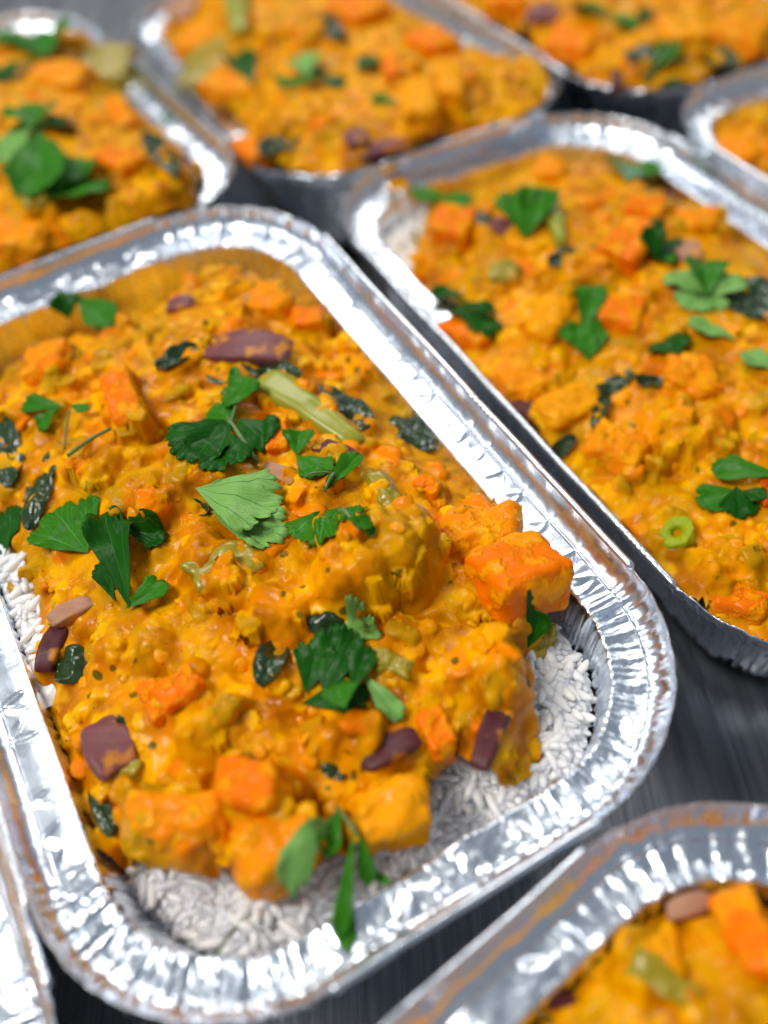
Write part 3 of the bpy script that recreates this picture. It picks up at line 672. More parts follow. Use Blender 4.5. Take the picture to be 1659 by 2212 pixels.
# ---------------------------------------------------------------- loose lentils and rice
def ball(nu=14, nv=9, seed=0, a=1, b=1, c=1, rough=0.06):
    ph = np.linspace(0, 2 * np.pi, nu + 1)[:-1]; th = np.linspace(0.001, np.pi - 0.001, nv); A, B = np.meshgrid(ph, th, indexing='ij')
    V = np.stack([np.cos(A) * np.sin(B), np.sin(A) * np.sin(B), np.cos(B)], -1).reshape(-1, 3); r = 1 + rough * noise3(V + seed, 0.8, seed); V = V * r[:, None] * [a, b, c]
    return V, grid_faces(nu, nv, True)
LENT = []
for i in range(4):
    V, F = ball(14, 9, i, 0.20, 0.16 + 0.012 * i, 0.07, 0.30); me = mesh_np('lentil', V, F); me.materials.append(M['lentil']); LENT.append(me)
def lentils(fd, n, region):
    rs = np.random.RandomState(fd.seed + 99); T = fd.T; c = 0; tries = 0; put_ = []
    while c < n and tries < n * 30:
        tries += 1; x, y = rs.uniform(region[0], region[2]), rs.uniform(region[1], region[3])
        q = on_surface(T, x, y, fd.surf, 0)
        if fd.wall(q[:1], q[1:2])[0] < 0.35 or (fd.poly is not None and signed_poly(q[:1], q[1:2], fd.poly)[0] < 0.2): continue
        if fd.sample(fd.topH, q[0], q[1]) > fd.sample(fd.H, q[0], q[1]) + 0.01: continue
        if perlin(q[0] / 1.4, q[1] / 1.4, fd.seed + 8) < rs.uniform(-0.5, 0.25): continue
        if any((q[0] - a) ** 2 + (q[1] - b) ** 2 < 0.1 for a, b in put_): continue
        put_.append((q[0], q[1])); e = 0.08
        nx_ = -(fd.sample(fd.soft, q[0] + e, q[1]) - fd.sample(fd.soft, q[0] - e, q[1])) / (2 * e); ny_ = -(fd.sample(fd.soft, q[0], q[1] + e) - fd.sample(fd.soft, q[0], q[1] - e)) / (2 * e)
        nrm = Vector((nx_, ny_, 1)).normalized(); rot = nrm.to_track_quat('Z', 'Y').to_matrix() @ Matrix.Rotation(rs.uniform(0, 6.28), 3, 'Z') @ Matrix.Rotation(rs.uniform(-.4, .4), 3, 'X')
        sc_ = rs.uniform(0.6, 1.0); ps = Vector(q) - nrm * 0.048 * sc_
        o = bpy.data.objects.new('lentil', LENT[rs.randint(4)]); col.objects.link(o); o.parent = fd.obj
        o.matrix_local = Matrix.Translation(ps * CM) @ (rot * sc_).to_4x4(); c += 1
GR = []
for i in range(3):
    V, F = ball(8, 9, i + 5, 0.112, 0.10, 0.35 - 0.03 * i, 0.06); V = V[:, [2, 0, 1]]; V[:, 1] += 0.012 * (V[:, 0] / 0.3) ** 2; GR.append((V, F))
def rice_bed(fd, label, n_grain, cell=0.06, parts=300, zup=0.0, mask=None):
    T = fd.T; u = np.arange(-5.6, 5.6, cell); v = np.arange(-11, 11, cell); U, V = np.meshgrid(u, v, indexing='ij')
    H = fd.rice_h(U, V) + 0.10 + 0.05 * fbm(U, V, 0.35, 2, 70); ok = -sd_rrect(U, V, IA, fd.IB, IR) > 0.19 * np.clip(-0.74 - H, 0, 9) - 0.02
    dp = signed_poly(U, V, fd.poly)
    ok &= dp < 1.2
    if mask is not None: ok &= mask(U, V)
    F = grid_faces(*U.shape); F = F[ok.ravel()[F].all(1)]; used = np.zeros(U.size, bool); used[F.ravel()] = True; rm = np.cumsum(used) - 1
    Vt = np.stack([U.ravel(), V.ravel(), H.ravel()], 1)[used]
    bed = link('rice_bed', mesh_np('rice_bed', Vt, rm[F]), M['rice'], None, T.mw); tag(bed, label, 'rice', 'beds of boiled rice under the curry')
    rs = np.random.RandomState(fd.seed + 5); G = []; tries = 0
    while len(G) < n_grain and tries < 60:
        tries += 1
        x = rs.uniform(-5.4, 5.4, 4000); y = rs.uniform(-11, 11, 4000); h = fd.rice_h(x, y); dq = signed_poly(x, y, fd.poly)
        k = (-sd_rrect(x, y, IA, fd.IB, IR) - 0.19 * np.clip(-0.74 - h, 0, 9) > 0.17) & (dq < 0.45) & (dq > -4)
        if mask is not None: k &= mask(x, y)
        for a, b, z in zip(x[k], y[k], h[k]):
            if len(G) >= n_grain: break
            lay = rs.rand(); G.append((a, b, z + 0.02 + 0.26 * lay ** 1.4 + 0.05 * perlin(a / 0.6, b / 0.6, 5), rs.uniform(0, np.pi), rs.normal(0, 0.2), rs.randint(3), rs.uniform(0.8, 1.1)))
    G.sort(key=lambda g: -g[2] + 0.03 * g[1])
    ms = []
    for Vg, Fg in GR: me = mesh_np('rice_grain', Vg, Fg); me.materials.append(M['rice']); ms.append(me)
    Vs, Fs, base = [], [], 0
    for i, (a, b, z, yaw, pt, ki, s_) in enumerate(G):
        Rm = Matrix.Rotation(yaw, 3, 'Z') @ Matrix.Rotation(pt, 3, 'Y')
        if i < parts:
            o = bpy.data.objects.new('rice_grain', ms[ki]); col.objects.link(o); o.parent = bed; o.matrix_local = Matrix.Translation(Vector((a, b, z)) * CM) @ (Rm * s_).to_4x4()
        else:
            Vg, Fg = GR[ki]; Vs.append(Vg * s_ @ np.array(Rm).T + [a, b, z]); Fs.append(Fg + base); base += len(Vg)
    if Vs: tag(link('rice_grains', mesh_np('rice_grains', np.concatenate(Vs), np.concatenate(Fs)), M['rice'], bed), kind='stuff')

def smear(fd, x, y, ang, lx, ly, label, z=-0.63):
    """a dried dab of sauce on the foil flange"""
    d, hx, hy = frame_at(fd.T, x, y, z, ang, lx, ly); c = on_plane(fd.T, x, y, z); n = 40; r = np.linspace(0, 1, 9); a = np.linspace(0, 2 * np.pi, n + 1)[:-1]; A, Rr = np.meshgrid(a, r, indexing='ij')
    e = 1 + 0.35 * perlin(np.cos(A) * 1.6 + x, np.sin(A) * 1.6 + y, 4) + 0.18 * perlin(np.cos(A) * 5 + x, np.sin(A) * 5, 6)
    X, Y = hx * Rr * e * np.cos(A), hy * Rr * e * np.sin(A); Z = 0.05 * np.sqrt(np.clip(1 - Rr ** 2, 0, 1)) + 0.02 * perlin(X / 0.12, Y / 0.12, 2) * (1 - Rr) + 0.015 - 0.05 * (Rr > 0.99)
    p = np.stack([X, Y, Z], -1).reshape(-1, 3); V = p @ (fd.T.R @ rotz(d)).T; W = fd.T.R @ c + fd.T.c; me = mesh_np('sauce_dab', V, grid_faces(n, 9, True)); attr(me, 'solid', np.full(len(V), 0.6)); attr(me, 'chunk', np.full(len(V), 0.45)); attr(me, 'tone', np.full(len(V), 0.2))
    tag(link('sauce_dab', me, M['curry'], None, Matrix.Translation(Vector(W) * CM)), label, 'sauce', 'dabs of sauce on the foil rims')

# ---------------------------------------------------------------- the trays
make_tray(TS[1], 2000, 'large sharply seen foil tray in the middle, heaped with curry, rice showing at two corners')
make_tray(TS[2], 1300, 'foil tray standing parallel to the middle tray across the narrow black gap')
make_tray(TS[3], 900, 'foil tray behind the far short rim of the middle tray, big coriander leaves on it')
make_tray(TS[4], 900, 'foil tray at the top centre, behind the bare patch of dark table')
make_tray(TS[5], 900, 'foil tray in the farthest row, beside a patch of black shadow and a bean stem')
make_tray(TS[6], 900, 'foil tray of which only a rim corner shows at the right edge of the picture')
make_tray(TS[7], 900, 'blurred foil tray in the near right corner with a big carrot slice')
make_tray(TS[8], 900, 'foil tray cut off by the near left corner of the picture')

# ---------------------------------------------------------------- food in the middle tray
f1 = Food(TS[1], 0.027, -1.15, 1.5, seed=1, drop=1.15, rice=-1.46, poly=[
    (1215, 1300), (1180, 1385), (1135, 1420), (1150, 1490), (1170, 1560), (1165, 1640), (1080, 1705), (985, 1655), (935, 1700), (935, 1795), (780, 1850), (680, 1890), (610, 1940), (530, 1895), (330, 1890), (235, 1850), (150, 1800),
    (-60, 1700), (-100, 1520), (55, 1450), (75, 1400), (25, 1260), (-60, 1200), (-420, 1000), (-700, 500), (200, 300), (700, 300), (1100, 800), (1420, 1200)])
P1 = [  # kind, x, y, angle, length, width, thickness, label, options
 ('carrot', 1118, 1275, -24, 170, 130, 1.2, 'large bare orange carrot cube leaning on the rim beside the rice corner', dict(emerge=0.85, coat=0.6, tilt=(-12, 8), lift=0.05)),
 ('potato', 1030, 1165, -5, 190, 90, 1.1, 'sauce smeared sweet potato chunk just behind the large bare carrot cube', dict(emerge=0.6, coat=0.02)),
 (None, 800, 1235, -15, 210, 120, 1.5, None, dict(emerge=0.8, opt_k=1)), (None, 888, 1190, 60, 90, 56, 1.2, None, dict(emerge=0.95, opt_k=1)),
 (None, 590, 1330, 10, 130, 100, 1.2, None, dict(emerge=0.55)), (None, 380, 1060, -30, 200, 110, 1.5, None, dict(emerge=0.75)),
 (None, 470, 1230, 30, 180, 90, 0.9, None, dict(emerge=0.6)), (None, 640, 1060, 0, 120, 60, 0.8, None, dict(emerge=0.6)),
 (None, 1060, 1440, 60, 150, 90, 1.0, None, dict(emerge=0.7)), (None, 740, 1600, 20, 120, 90, 1.0, None, dict(emerge=0.5)),
 (None, 300, 1400, 20, 160, 110, 1.1, None, dict(emerge=0.5)), (None, 470, 1560, -30, 150, 100, 1.0, None, dict(emerge=0.5)),
 (None, 250, 980, -20, 150, 90, 1.2, None, dict(emerge=0.5)), (None, 780, 780, 40, 140, 70, 1.2, None, dict(emerge=0.6)), (None, 480, 640, 0, 160, 60, 1.2, None, dict(emerge=0.6)),
 ('carrot', 603, 948, 80, 70, 48, 0.6, 'small bright carrot piece between two coriander leaves by the green bean', dict(emerge=0.65, coat=0.18)),
 ('carrot', 275, 878, 80, 110, 66, 1.0, 'tall orange red carrot piece standing behind a thin coriander stem', dict(emerge=0.65, coat=0.25)),
 ('carrot', 562, 1715, 5, 140, 110, 1.3, 'bright orange carrot cube near the purple onion square in the near half', dict(emerge=0.75, coat=0.35, tilt=(4, -6))),
 ('potato', 600, 1850, -35, 175, 130, 1.6, 'big sauce coated sweet potato lump overhanging the white rice', dict(emerge=0.7, coat=0.12)),
 ('squash', 845, 1770, -12, 165, 110, 1.3, 'golden pumpkin block with a flat cut face above the rice strip', dict(emerge=0.7, coat=0.22, tilt=(8, 0))),
 ('potato', 400, 1790, 5, 210, 100, 1.3, 'long knobbly sauce coated chunk at the near end of the mound', dict(emerge=0.6, coat=0.08)),
 ('carrot', 393, 1500, -40, 110, 60, 0.8, 'reddish carrot wedge half sunk in sauce, above the purple onion square', dict(emerge=0.6, coat=0.22)),
 ('carrot', 665, 700, -10, 66, 40, 0.7, 'dark orange carrot piece under the far rim beyond the onion slice', dict(emerge=0.7, coat=0.3)),
 ('carrot', 923, 1062, 30, 46, 30, 0.5, 'tiny carrot corner poking out near the rim crimps', dict(emerge=0.7, coat=0.15)),
 ('potato', 110, 795, -15, 110, 60, 0.9, 'soft orange sweet potato lump at the left edge, far half', dict(emerge=0.6, coat=0.2)),
 ('potato', 590, 660, 10, 90, 50, 0.9, 'orange sweet potato lump in the far end by the wrinkled wall', dict(emerge=0.6, coat=0.15)),
 ('carrot', 945, 1590, 60, 90, 60, 0.8, 'reddish orange carrot piece between the two dark onion slices', dict(emerge=0.5, coat=0.12)),
 ('carrot', 340, 1520, 70, 80, 50, 0.7, 'thin orange carrot stick beside the reddish wedge', dict(emerge=0.5, coat=0.15)),
 ('tomato', 990, 1180, 35, 80, 24, 0.3, 'red sliver of tomato skin under the sauce smeared chunk', dict(emerge=0.9, coat=0.1)),
 ('onion', 535, 762, 2, 185, 60, 0.34, 'long curved purple onion slice lying across the far half of the mound', dict(emerge=1.0, coat=0.28, lift=0.05, bend=0.8)),
 ('onion_dark', 722, 985, 18, 110, 40, 0.4, 'small brown purple onion slice tucked behind a chopped coriander leaf', dict(emerge=0.8, coat=0.1)),
 ('onion_pale', 605, 1030, 35, 80, 30, 0.3, 'translucent onion sliver behind the big pale coriander leaf', dict(emerge=0.8, coat=0.08)),
 ('onion_dark', 845, 1625, -28, 130, 62, 0.45, 'dark maroon onion petal below the dark coriander clump', dict(emerge=0.9, coat=0.2)),
 ('onion_dark', 1070, 1575, -68, 190, 52, 0.35, 'long maroon onion slice hanging over the rice on the near right slope', dict(emerge=1.0, coat=0.18, bend=0.6)),
 ('onion', 240, 1622, 68, 118, 105, 0.45, 'square purple onion piece with a shiny skin on the near left slope', dict(emerge=1.0, coat=0.28, bend=0.6, tilt=(-10, 0))),
 ('onion_pale', 160, 1325, -30, 100, 34, 0.3, 'faint pinkish onion sliver by the left wall above the rice patch', dict(emerge=0.9, coat=0.12)),
 ('onion_dark', 245, 690, 60, 90, 50, 0.4, 'dark onion piece behind the two small leaves at the far left', dict(emerge=0.9, coat=0.2)),
 ('onion', 388, 665, -10, 55, 28, 0.3, 'little mauve onion bit in the far left part of the mound', dict(emerge=0.9, coat=0.15)),
 ('onion_dark', 120, 1400, -70, 110, 44, 0.4, 'brown onion strip along the left wall of the mound', dict(emerge=0.8, coat=0.1)),
 ('stalk', 668, 892, 33, 245, 56, 0.6, 'pale green bean pod running down from the onion slice', dict(emerge=0.62, coat=0.07)),
 ('spinach', 590, 815, 20, 130, 50, None, 'dark wilted spinach strip under the upper end of the bean pod', dict()),
 ('spinach', 735, 885, 35, 150, 80, None, 'curled dark spinach leaf flecked with lentils beside the bean pod', dict(coat=0.02)),
 ('spinach', 885, 935, 12, 140, 66, None, 'dark glossy spinach leaf pressed against the long rim', dict(lift=0.04)),
 ('spinach', 588, 1440, -72, 110, 62, None, 'dark folded spinach leaf to the lower left of the dark coriander clump', dict(lift=0.05)),
 ('spinach', 155, 1440, -60, 90, 60, None, 'blackish spinach leaf near the left wall in the near half', dict(lift=0.04)),
 ('spinach', 18, 985, 80, 150, 74, None, 'large blackish spinach leaf at the left edge of the picture', dict(lift=0.04)),
 ('spinach', 88, 1060, -72, 170, 50, None, 'narrow blue green spinach leaf above the broad left coriander leaf', dict(lift=0.05)),
 ('spinach', 385, 782, -35, 100, 34, None, 'slim dark green sliver to the left of the long onion slice', dict(lift=0.03)),
 ('spinach', 478, 820, 5, 60, 22, None, 'short dark scrap left of the top coriander leaflet', dict(lift=0.03)),
 ('spinach', 220, 1745, 70, 130, 44, None, 'bent dark green strip at the near left foot of the mound', dict(lift=0.03)),
 ('spinach', 1118, 1455, 65, 110, 26, None, 'dark green blade pointing down onto the rice', dict(lift=0.03)),
 ('spinach', 700, 1345, 5, 90, 50, None, 'dark spinach scrap hidden behind the dark coriander clump', dict(lift=0.03)),
 ('spinach', 438, 1190, 60, 46, 30, None, 'tiny dark flake below the point of the big pale leaf', dict(lift=0.02)),
 ('spinach', 432, 1105, 20, 46, 24, None, 'tiny dark flake left of the big pale leaf', dict(lift=0.02)),
 ('spinach', 280, 1545, -30, 60, 26, None, 'small dark flake just beyond the purple onion square', dict(lift=0.02)),
 ('spinach', 720, 1665, 30, 60, 36, None, 'small dark flake beside the dark maroon onion petal', dict(lift=0.02)),
 ('olive', 492, 1240, -25, 160, 80, 0.7, 'olive green vegetable piece under a film of sauce below the big pale leaf', dict(emerge=0.6, coat=0.03)),
 ('olive', 838, 1082, 50, 90, 40, 0.5, 'mottled green vegetable scrap above the two carrot lumps', dict(emerge=0.8, coat=0.1)),
 ('olive', 845, 1440, 15, 90, 40, 0.3, 'bright edged green piece right of the dark coriander clump', dict(emerge=0.9, coat=0.08)),
 ('olive', 1170, 1405, -60, 75, 44, 0.5, 'yellow green piece under the leaf curl at the mound edge', dict(emerge=0.9, coat=0.3)),
 ('olive', 265, 1665, 10, 90, 34, 0.4, 'olive strip just under the purple onion square', dict(emerge=0.7, coat=0.1)),
]
def place(fd, L):
    for kind, x, y, ang, lx, ly, th, lab, opt in L: put(fd, kind, x, y, ang, lx, ly, th, lab, **opt)
place(f1, P1)
f1.pits = [(885, 1300, .42, .55), (830, 1345, .3, .35), (965, 1665, .35, .5), (700, 1350, .35, .3), (350, 1470, .4, .35), (640, 1560, .4, .3), (470, 1690, .4, .35), (700, 760, .4, .35), (330, 930, .35, .35), (930, 1330, .35, .3), (520, 1450, .3, .25)]
f1.build_grid(1500, 700)
f1.curry_mesh('thick orange lentil curry heaped in the middle tray under the dark coriander clump')
lentils(f1, 110, (60, 640, 1200, 1850))
rice_bed(f1, 'white rice showing at the near corners of the middle tray', 1150)

L_, D_, W_P = 'leaf', 'leaf_dark', 'leaf_pale'
sprig(f1, 'coriander sprig with five leaflets and a cut stem just below the long onion slice', [
    (500, 905, 390, 985, 62, D_, .25, .10, .3, .2), (510, 910, 445, 868, 80, L_, .3, .30, -.3, .3, .1), (490, 930, 455, 1015, 95, D_, .22, .06, .2, .25),
    (490, 885, 545, 800, 62, L_, .30, .40, .2, .2, .15), (515, 905, 575, 945, 95, D_, .35, .15, -.2, .5), (560, 835, 470, 870, 50, L_, .35, .3, .3, .1, .1), (510, 850, 505, 790, 30, L_, .35, .5, .2, .1)],
    [(492, 905, 556, 1000, .075, .30, .12), (500, 910, 520, 850, .035, .32, .35)])
sprig(f1, 'chopped bright coriander leaf with a forked tail beside the small carrot piece', [
    (640, 985, 650, 915, 75, L_, .12, .35, .2, -.2, .25), (640, 985, 705, 1028, 62, L_, .15, .10, .2, .2, .1), (705, 1050, 778, 990, 36, L_, .12, .35, .5, -.2), (700, 1062, 740, 1020, 30, D_, .1, .2, .2, 0)],
    [(665, 1025, 722, 1022, .03, .15, .15), (722, 1022, 700, 1062, .05, .15, .12)])
sprig(f1, 'big pale coriander leaf with dark veins and scalloped edge, centre of the middle tray', [
    (422, 1056, 600, 1085, 66, W_P, .12, .22, .05, .15), (468, 1120, 622, 1163, 50, W_P, .06, .10, .05, .1), (455, 1105, 590, 1140, 44, W_P, .14, .16, .05, .2)])
sprig(f1, 'small coriander fan with a white stem and a drooping side leaflet, right of centre', [
    (730, 1098, 690, 1172, 92, L_, .16, .05, .15, .2), (745, 1120, 808, 1130, 50, L_, .2, .25, .3, .3), (790, 1112, 806, 1160, 40, L_, .22, .08, .2, .3)],
    [(732, 1100, 782, 1145, .07, .2, .12)])
sprig(f1, 'dense dark green coriander clump with scalloped lobes in the sharpest part', [
    (700, 1505, 740, 1345, 62, D_, .14, .45, -.1, .2), (660, 1500, 690, 1375, 60, D_, .08, .25, .3, .2, .12), (760, 1500, 790, 1390, 46, D_, .2, .35, .2, .2), (745, 1530, 725, 1465, 80, L_, .28, .4, .1, .3), (650, 1520, 800, 1495, 50, D_, .10, .12, .2, .2)])
sprig(f1, 'pale scalloped leaflet peeping out behind the dark coriander clump', [(745, 1385, 815, 1345, 80, W_P, .05, .12, .1, .1)], hi=True)
sprig(f1, 'pale narrow leaf tail pointing away below the dark coriander clump', [(785, 1455, 865, 1560, 34, W_P, .12, .04, .3, 0)])
sprig(f1, 'large dark folded coriander pair bent into a V on the left slope', [
    (280, 1315, 228, 1115, 28, D_, .12, .35, .5, -.1), (270, 1315, 362, 1250, 46, L_, .08, .25, .2, .2, .05), (255, 1135, 355, 1160, 36, D_, .30, .30, .25, .3), (250, 1300, 212, 1215, 30, D_, .12, .15, .2, 0)])
sprig(f1, 'broad flat coriander leaf left of the V shaped pair', [(190, 1195, 110, 1090, 84, L_, .08, .25, .08, .2, .05)])
sprig(f1, 'thin curling coriander sprig with a long pale stem near the left edge', [
    (140, 880, 40, 865, 34, L_, .35, .3, .3, .3), (125, 880, 75, 925, 60, L_, .3, .2, .2, .3), (150, 875, 190, 885, 50, L_, .35, .3, .2, .2)],
    [(150, 885, 140, 970, .035, .35, .1), (145, 985, 240, 925, .05, .1, .25)], hi=False)
sprig(f1, 'two dark coriander leaves on the onion piece at the far left corner', [(150, 690, 130, 628, 85, D_, .2, .3, .3, .2), (165, 640, 240, 700, 46, L_, .3, .15, .3, .2)], hi=False)
sprig(f1, 'long light green coriander sprig hanging down from the mound over the rice', [
    (735, 1740, 622, 1940, 24, W_P, .15, .12, .3, .0), (735, 1740, 705, 1850, 30, L_, .2, .3, .3, .1), (765, 1790, 733, 2030, 14, L_, .3, .20, .3, .0), (775, 1790, 800, 1915, 26, L_, .2, .25, .3, .1), (740, 1950, 752, 2050, 20, L_, .25, .12, .3, .1), (785, 1880, 842, 1905, 20, L_, .3, .2, .2, .1)],
    [(728, 1745, 770, 1800, .05, .2, .3)])
sprig(f1, 'thin green coriander thread lying on the rice of the near corner', [], [(468, 2060, 508, 2005, .035, .06, .10)])
sprig(f1, 'dark coriander curl on the corner of the large bare carrot cube', [(1140, 1400, 1180, 1310, 44, D_, .12, .25, .3, -.2, .1)])
sprig(f1, 'dark coriander leaf cut by the left edge of the picture', [(10, 1200, -25, 1110, 80, D_, .1, .2, .2, .2)], hi=False)

# ---------------------------------------------------------------- food in the parallel tray
f2 = Food(TS[2], 0.045, -1.2, 1.6, seed=2, drop=0.35, over=lambda u, v: 0.7 * np.maximum((1 - sstep(-5.0, -3.6, u)) * (1 - sstep(1.5, 4.5, v)), 1 - sstep(-8.6, -7.4, v)), poly=[(905, 505), (850, 600), (700, 680), (600, 1000), (900, 1500), (1300, 1900), (1800, 1700), (2400, 1300), (2100, 500), (1500, 250), (1100, 330), (960, 400), (900, 440)])
P2 = [
 ('carrot', 980, 498, 10, 90, 66, 1.1, 'bright orange carrot cube nearest the white rice corner of the parallel tray', dict(emerge=0.85, coat=0.5)),
 ('carrot', 1358, 540, -55, 100, 80, 1.2, 'orange red carrot cube touching two small dark leaves', dict(emerge=0.85, coat=0.55)),
 ('carrot', 1392, 455, 10, 90, 45, 0.9, 'orange carrot lump beyond the cube with two dark leaves', dict(emerge=0.7, coat=0.35)),
 ('carrot', 1345, 682, 12, 95, 75, 0.9, 'square orange carrot slab lying flat beside the diamond leaf', dict(emerge=0.75, coat=0.35)),
 ('carrot', 1010, 725, 30, 110, 60, 1.0, 'reddish carrot piece under the dark frilly leaf by the gap', dict(emerge=0.75, coat=0.4)),
 ('potato', 1190, 378, 5, 70, 44, 1.0, 'orange lump in the far end of the parallel tray', dict(emerge=0.75, coat=0.2)),
 ('squash', 1190, 690, -60, 110, 70, 1.1, 'yellow pumpkin chunk left of the diamond leaf', dict(emerge=0.6, coat=0.15)),
 ('potato', 1125, 825, 40, 110, 70, 1.0, 'orange chunk sloping to the gap side rim', dict(emerge=0.6, coat=0.15)),
 ('potato', 1500, 480, 0, 100, 50, 1.0, 'soft orange chunk beyond the light green leaf pile', dict(emerge=0.6, coat=0.2)),
 ('potato', 1330, 975, 20, 130, 80, 1.2, 'orange brown chunk near the onion scrap in the parallel tray', dict(emerge=0.6, coat=0.12)),
 ('potato', 1490, 815, 10, 120, 80, 1.1, 'soft orange chunk right of the dark triangle leaf', dict(emerge=0.6, coat=0.12)),
 ('carrot', 1600, 1310, 20, 130, 60, 1.1, 'bright orange carrot piece at the near end of the parallel tray', dict(emerge=0.7, coat=0.4)),
 ('squash', 1140, 520, 10, 90, 55, 0.9, 'golden chunk under the green pointed leaf', dict(emerge=0.5, coat=0.08)),
 ('squash', 1225, 880, -35, 130, 75, 0.8, 'translucent yellow green vegetable slab by the gap side rim', dict(emerge=0.7, coat=0.2)),
 (None, 1500, 950, 0, 150, 90, 1.2, None, dict(emerge=0.6)), (None, 1580, 1240, 0, 150, 90, 1.2, None, dict(emerge=0.6)), (None, 1280, 590, 0, 120, 60, 1.0, None, dict(emerge=0.5)),
 ('stalk', 1197, 490, 75, 100, 34, 0.5, 'upright olive stem piece beside the green pointed leaf', dict(emerge=0.95, coat=0.25)),
 ('stalk', 888, 565, -75, 140, 34, 0.5, 'light green bean piece standing at the rice corner of the parallel tray', dict(emerge=0.95, coat=0.25)),
 ('onion_dark', 1135, 893, 35, 60, 34, 0.35, 'small dark onion scrap by the gap side rim', dict(emerge=0.95, coat=0.15)),
 ('onion', 1450, 420, 25, 110, 30, 0.3, 'thin purple onion strip near the far right rim', dict(emerge=1.0, coat=0.2)),
 ('onion_dark', 905, 460, -20, 70, 36, 0.4, 'dark onion piece in the shaded far corner above the rice', dict(emerge=1.0, coat=0.25)),
 ('onion', 1090, 500, 30, 60, 24, 0.3, 'mauve onion bit below the pair of far leaves', dict(emerge=0.9, coat=0.2)),
 ('onion_pale', 1480, 545, 60, 50, 44, 0.3, 'pale onion disc beside the dark leaf above the light pile', dict(emerge=0.95, coat=0.2)),
 ('spinach', 1628, 655, 20, 140, 90, None, 'large dark olive spinach leaf at the right edge', dict(lift=0.06)),
 ('spinach', 1235, 560, -20, 110, 30, None, 'dark olive fleck pair in the middle of the parallel tray', dict(lift=0.04)),
 ('spinach', 1325, 825, -30, 90, 46, None, 'dark spinach square beside the yellow green slab', dict(lift=0.06)),
 ('spinach', 1295, 895, -70, 80, 30, None, 'dark green strip below the spinach square', dict(lift=0.05)),
 ('spinach', 1215, 975, -30, 56, 26, None, 'dark scrap caught against the gap side rim', dict(lift=0.05)),
 ('spinach', 1040, 470, 35, 70, 26, None, 'olive green flake beside the carrot cube of the rice corner', dict(lift=0.04)),
 ('spinach', 960, 660, 10, 70, 40, None, 'brown green rolled leaf beneath the dark frilly leaf', dict(lift=0.04)),
 ('spinach', 1410, 832, 5, 80, 20, None, 'thin dark line of leaf right of the spinach square', dict(lift=0.03)),
 ('ring', 1462, 1165, 20, 70, 56, 0.5, 'bright green spring onion ring at the near end of the parallel tray', dict(emerge=0.75, coat=0.12, tilt=(16, -16))),
 ('tomato', 1655, 1060, 80, 70, 30, 0.3, 'red tomato skin at the right edge under the big leaf', dict(emerge=0.9, coat=0.2)),
 ('olive', 1090, 600, 10, 60, 40, 0.5, 'faint olive piece right of the dark frilly leaf', dict(emerge=0.7, coat=0.1)),
]
place(f2, P2); f2.build_grid(1500, 600)
f2.curry_mesh('orange lentil curry in the parallel tray with a spring onion ring at its near end')
lentils(f2, 110, (950, 500, 1659, 1350))
rice_bed(f2, 'small patch of white rice in the far corner of the parallel tray', 120, mask=lambda x, y: (x < -2) & (y > 3))
sprig(f2, 'two green leaves in a row at the far rim above the carrot cube', [(880, 405, 945, 430, 50, L_, .1, .25, .2, .2), (940, 425, 1015, 435, 50, L_, .25, .2, .3, .2)], hi=False)
sprig(f2, 'bright green pointed leaf with folded halves in the far half of the parallel tray', [(1135, 515, 1098, 415, 50, L_, .1, .35, .5, 0), (1135, 515, 1172, 405, 50, L_, .1, .4, .5, 0)], hi=False)
sprig(f2, 'small green leaf standing up at the far rim corner', [(1352, 392, 1382, 350, 70, L_, .1, .35, .3, .1)], hi=False)
sprig(f2, 'dark frilly coriander sprig arching by the gap side rim', [(1010, 650, 930, 618, 40, D_, .3, .4, .3, .2), (1000, 655, 1075, 665, 50, D_, .3, .3, .2, .3), (1015, 655, 1060, 735, 46, D_, .3, .15, .3, .2), (1010, 650, 1010, 690, 60, D_, .25, .15, .2, .2)], hi=True)
sprig(f2, 'diamond shaped green leaf with a long point', [(1275, 780, 1240, 690, 66, L_, .1, .2, .2, .1), (1262, 720, 1280, 615, 40, L_, .15, .35, .4, 0), (1270, 780, 1290, 700, 50, L_, .1, .2, .2, .1)])
sprig(f2, 'two small dark leaves beside the orange red carrot cube', [(1420, 565, 1400, 485, 66, D_, .15, .3, .3, .2), (1425, 560, 1440, 500, 60, D_, .15, .3, .2, .2)], hi=False)
sprig(f2, 'large light green coriander pile on the right', [
    (1540, 640, 1450, 575, 70, W_P, .2, .35, .2, .3), (1530, 640, 1520, 550, 60, L_, .3, .55, .5, .2), (1540, 640, 1605, 590, 70, W_P, .2, .4, .2, .3), (1530, 620, 1480, 665, 80, W_P, .2, .1, .2, .3), (1540, 630, 1560, 670, 70, W_P, .2, .1, .2, .3), (1450, 570, 1425, 545, 80, L_, .2, .2, .2, .2)], hi=False)
sprig(f2, 'oval pale leaf below the light green pile', [(1595, 735, 1485, 690, 34, W_P, .1, .2, .2, .1)], hi=False)
sprig(f2, 'rounded pale leaf at the right edge below the spinach leaf', [(1680, 800, 1598, 760, 60, W_P, .1, .2, .2, .1)], hi=False)
sprig(f2, 'dark triangular leaf in the middle of the parallel tray', [(1468, 765, 1408, 740, 60, D_, .08, .1, .1, .1), (1465, 765, 1468, 715, 40, D_, .08, .1, .1, .1)], hi=False)
sprig(f2, 'broad bright leaf above the dark clump at the right edge', [(1700, 1030, 1535, 1000, 30, L_, .35, .35, .2, .2)], hi=False)
sprig(f2, 'dark green coriander clump at the right edge above the spring onion ring', [(1590, 1060, 1505, 1085, 80, L_, .2, .1, .2, .3), (1590, 1050, 1600, 1120, 80, D_, .25, .1, .2, .2), (1600, 1060, 1655, 1070, 70, D_, .25, .1, .2, .3)], hi=False)

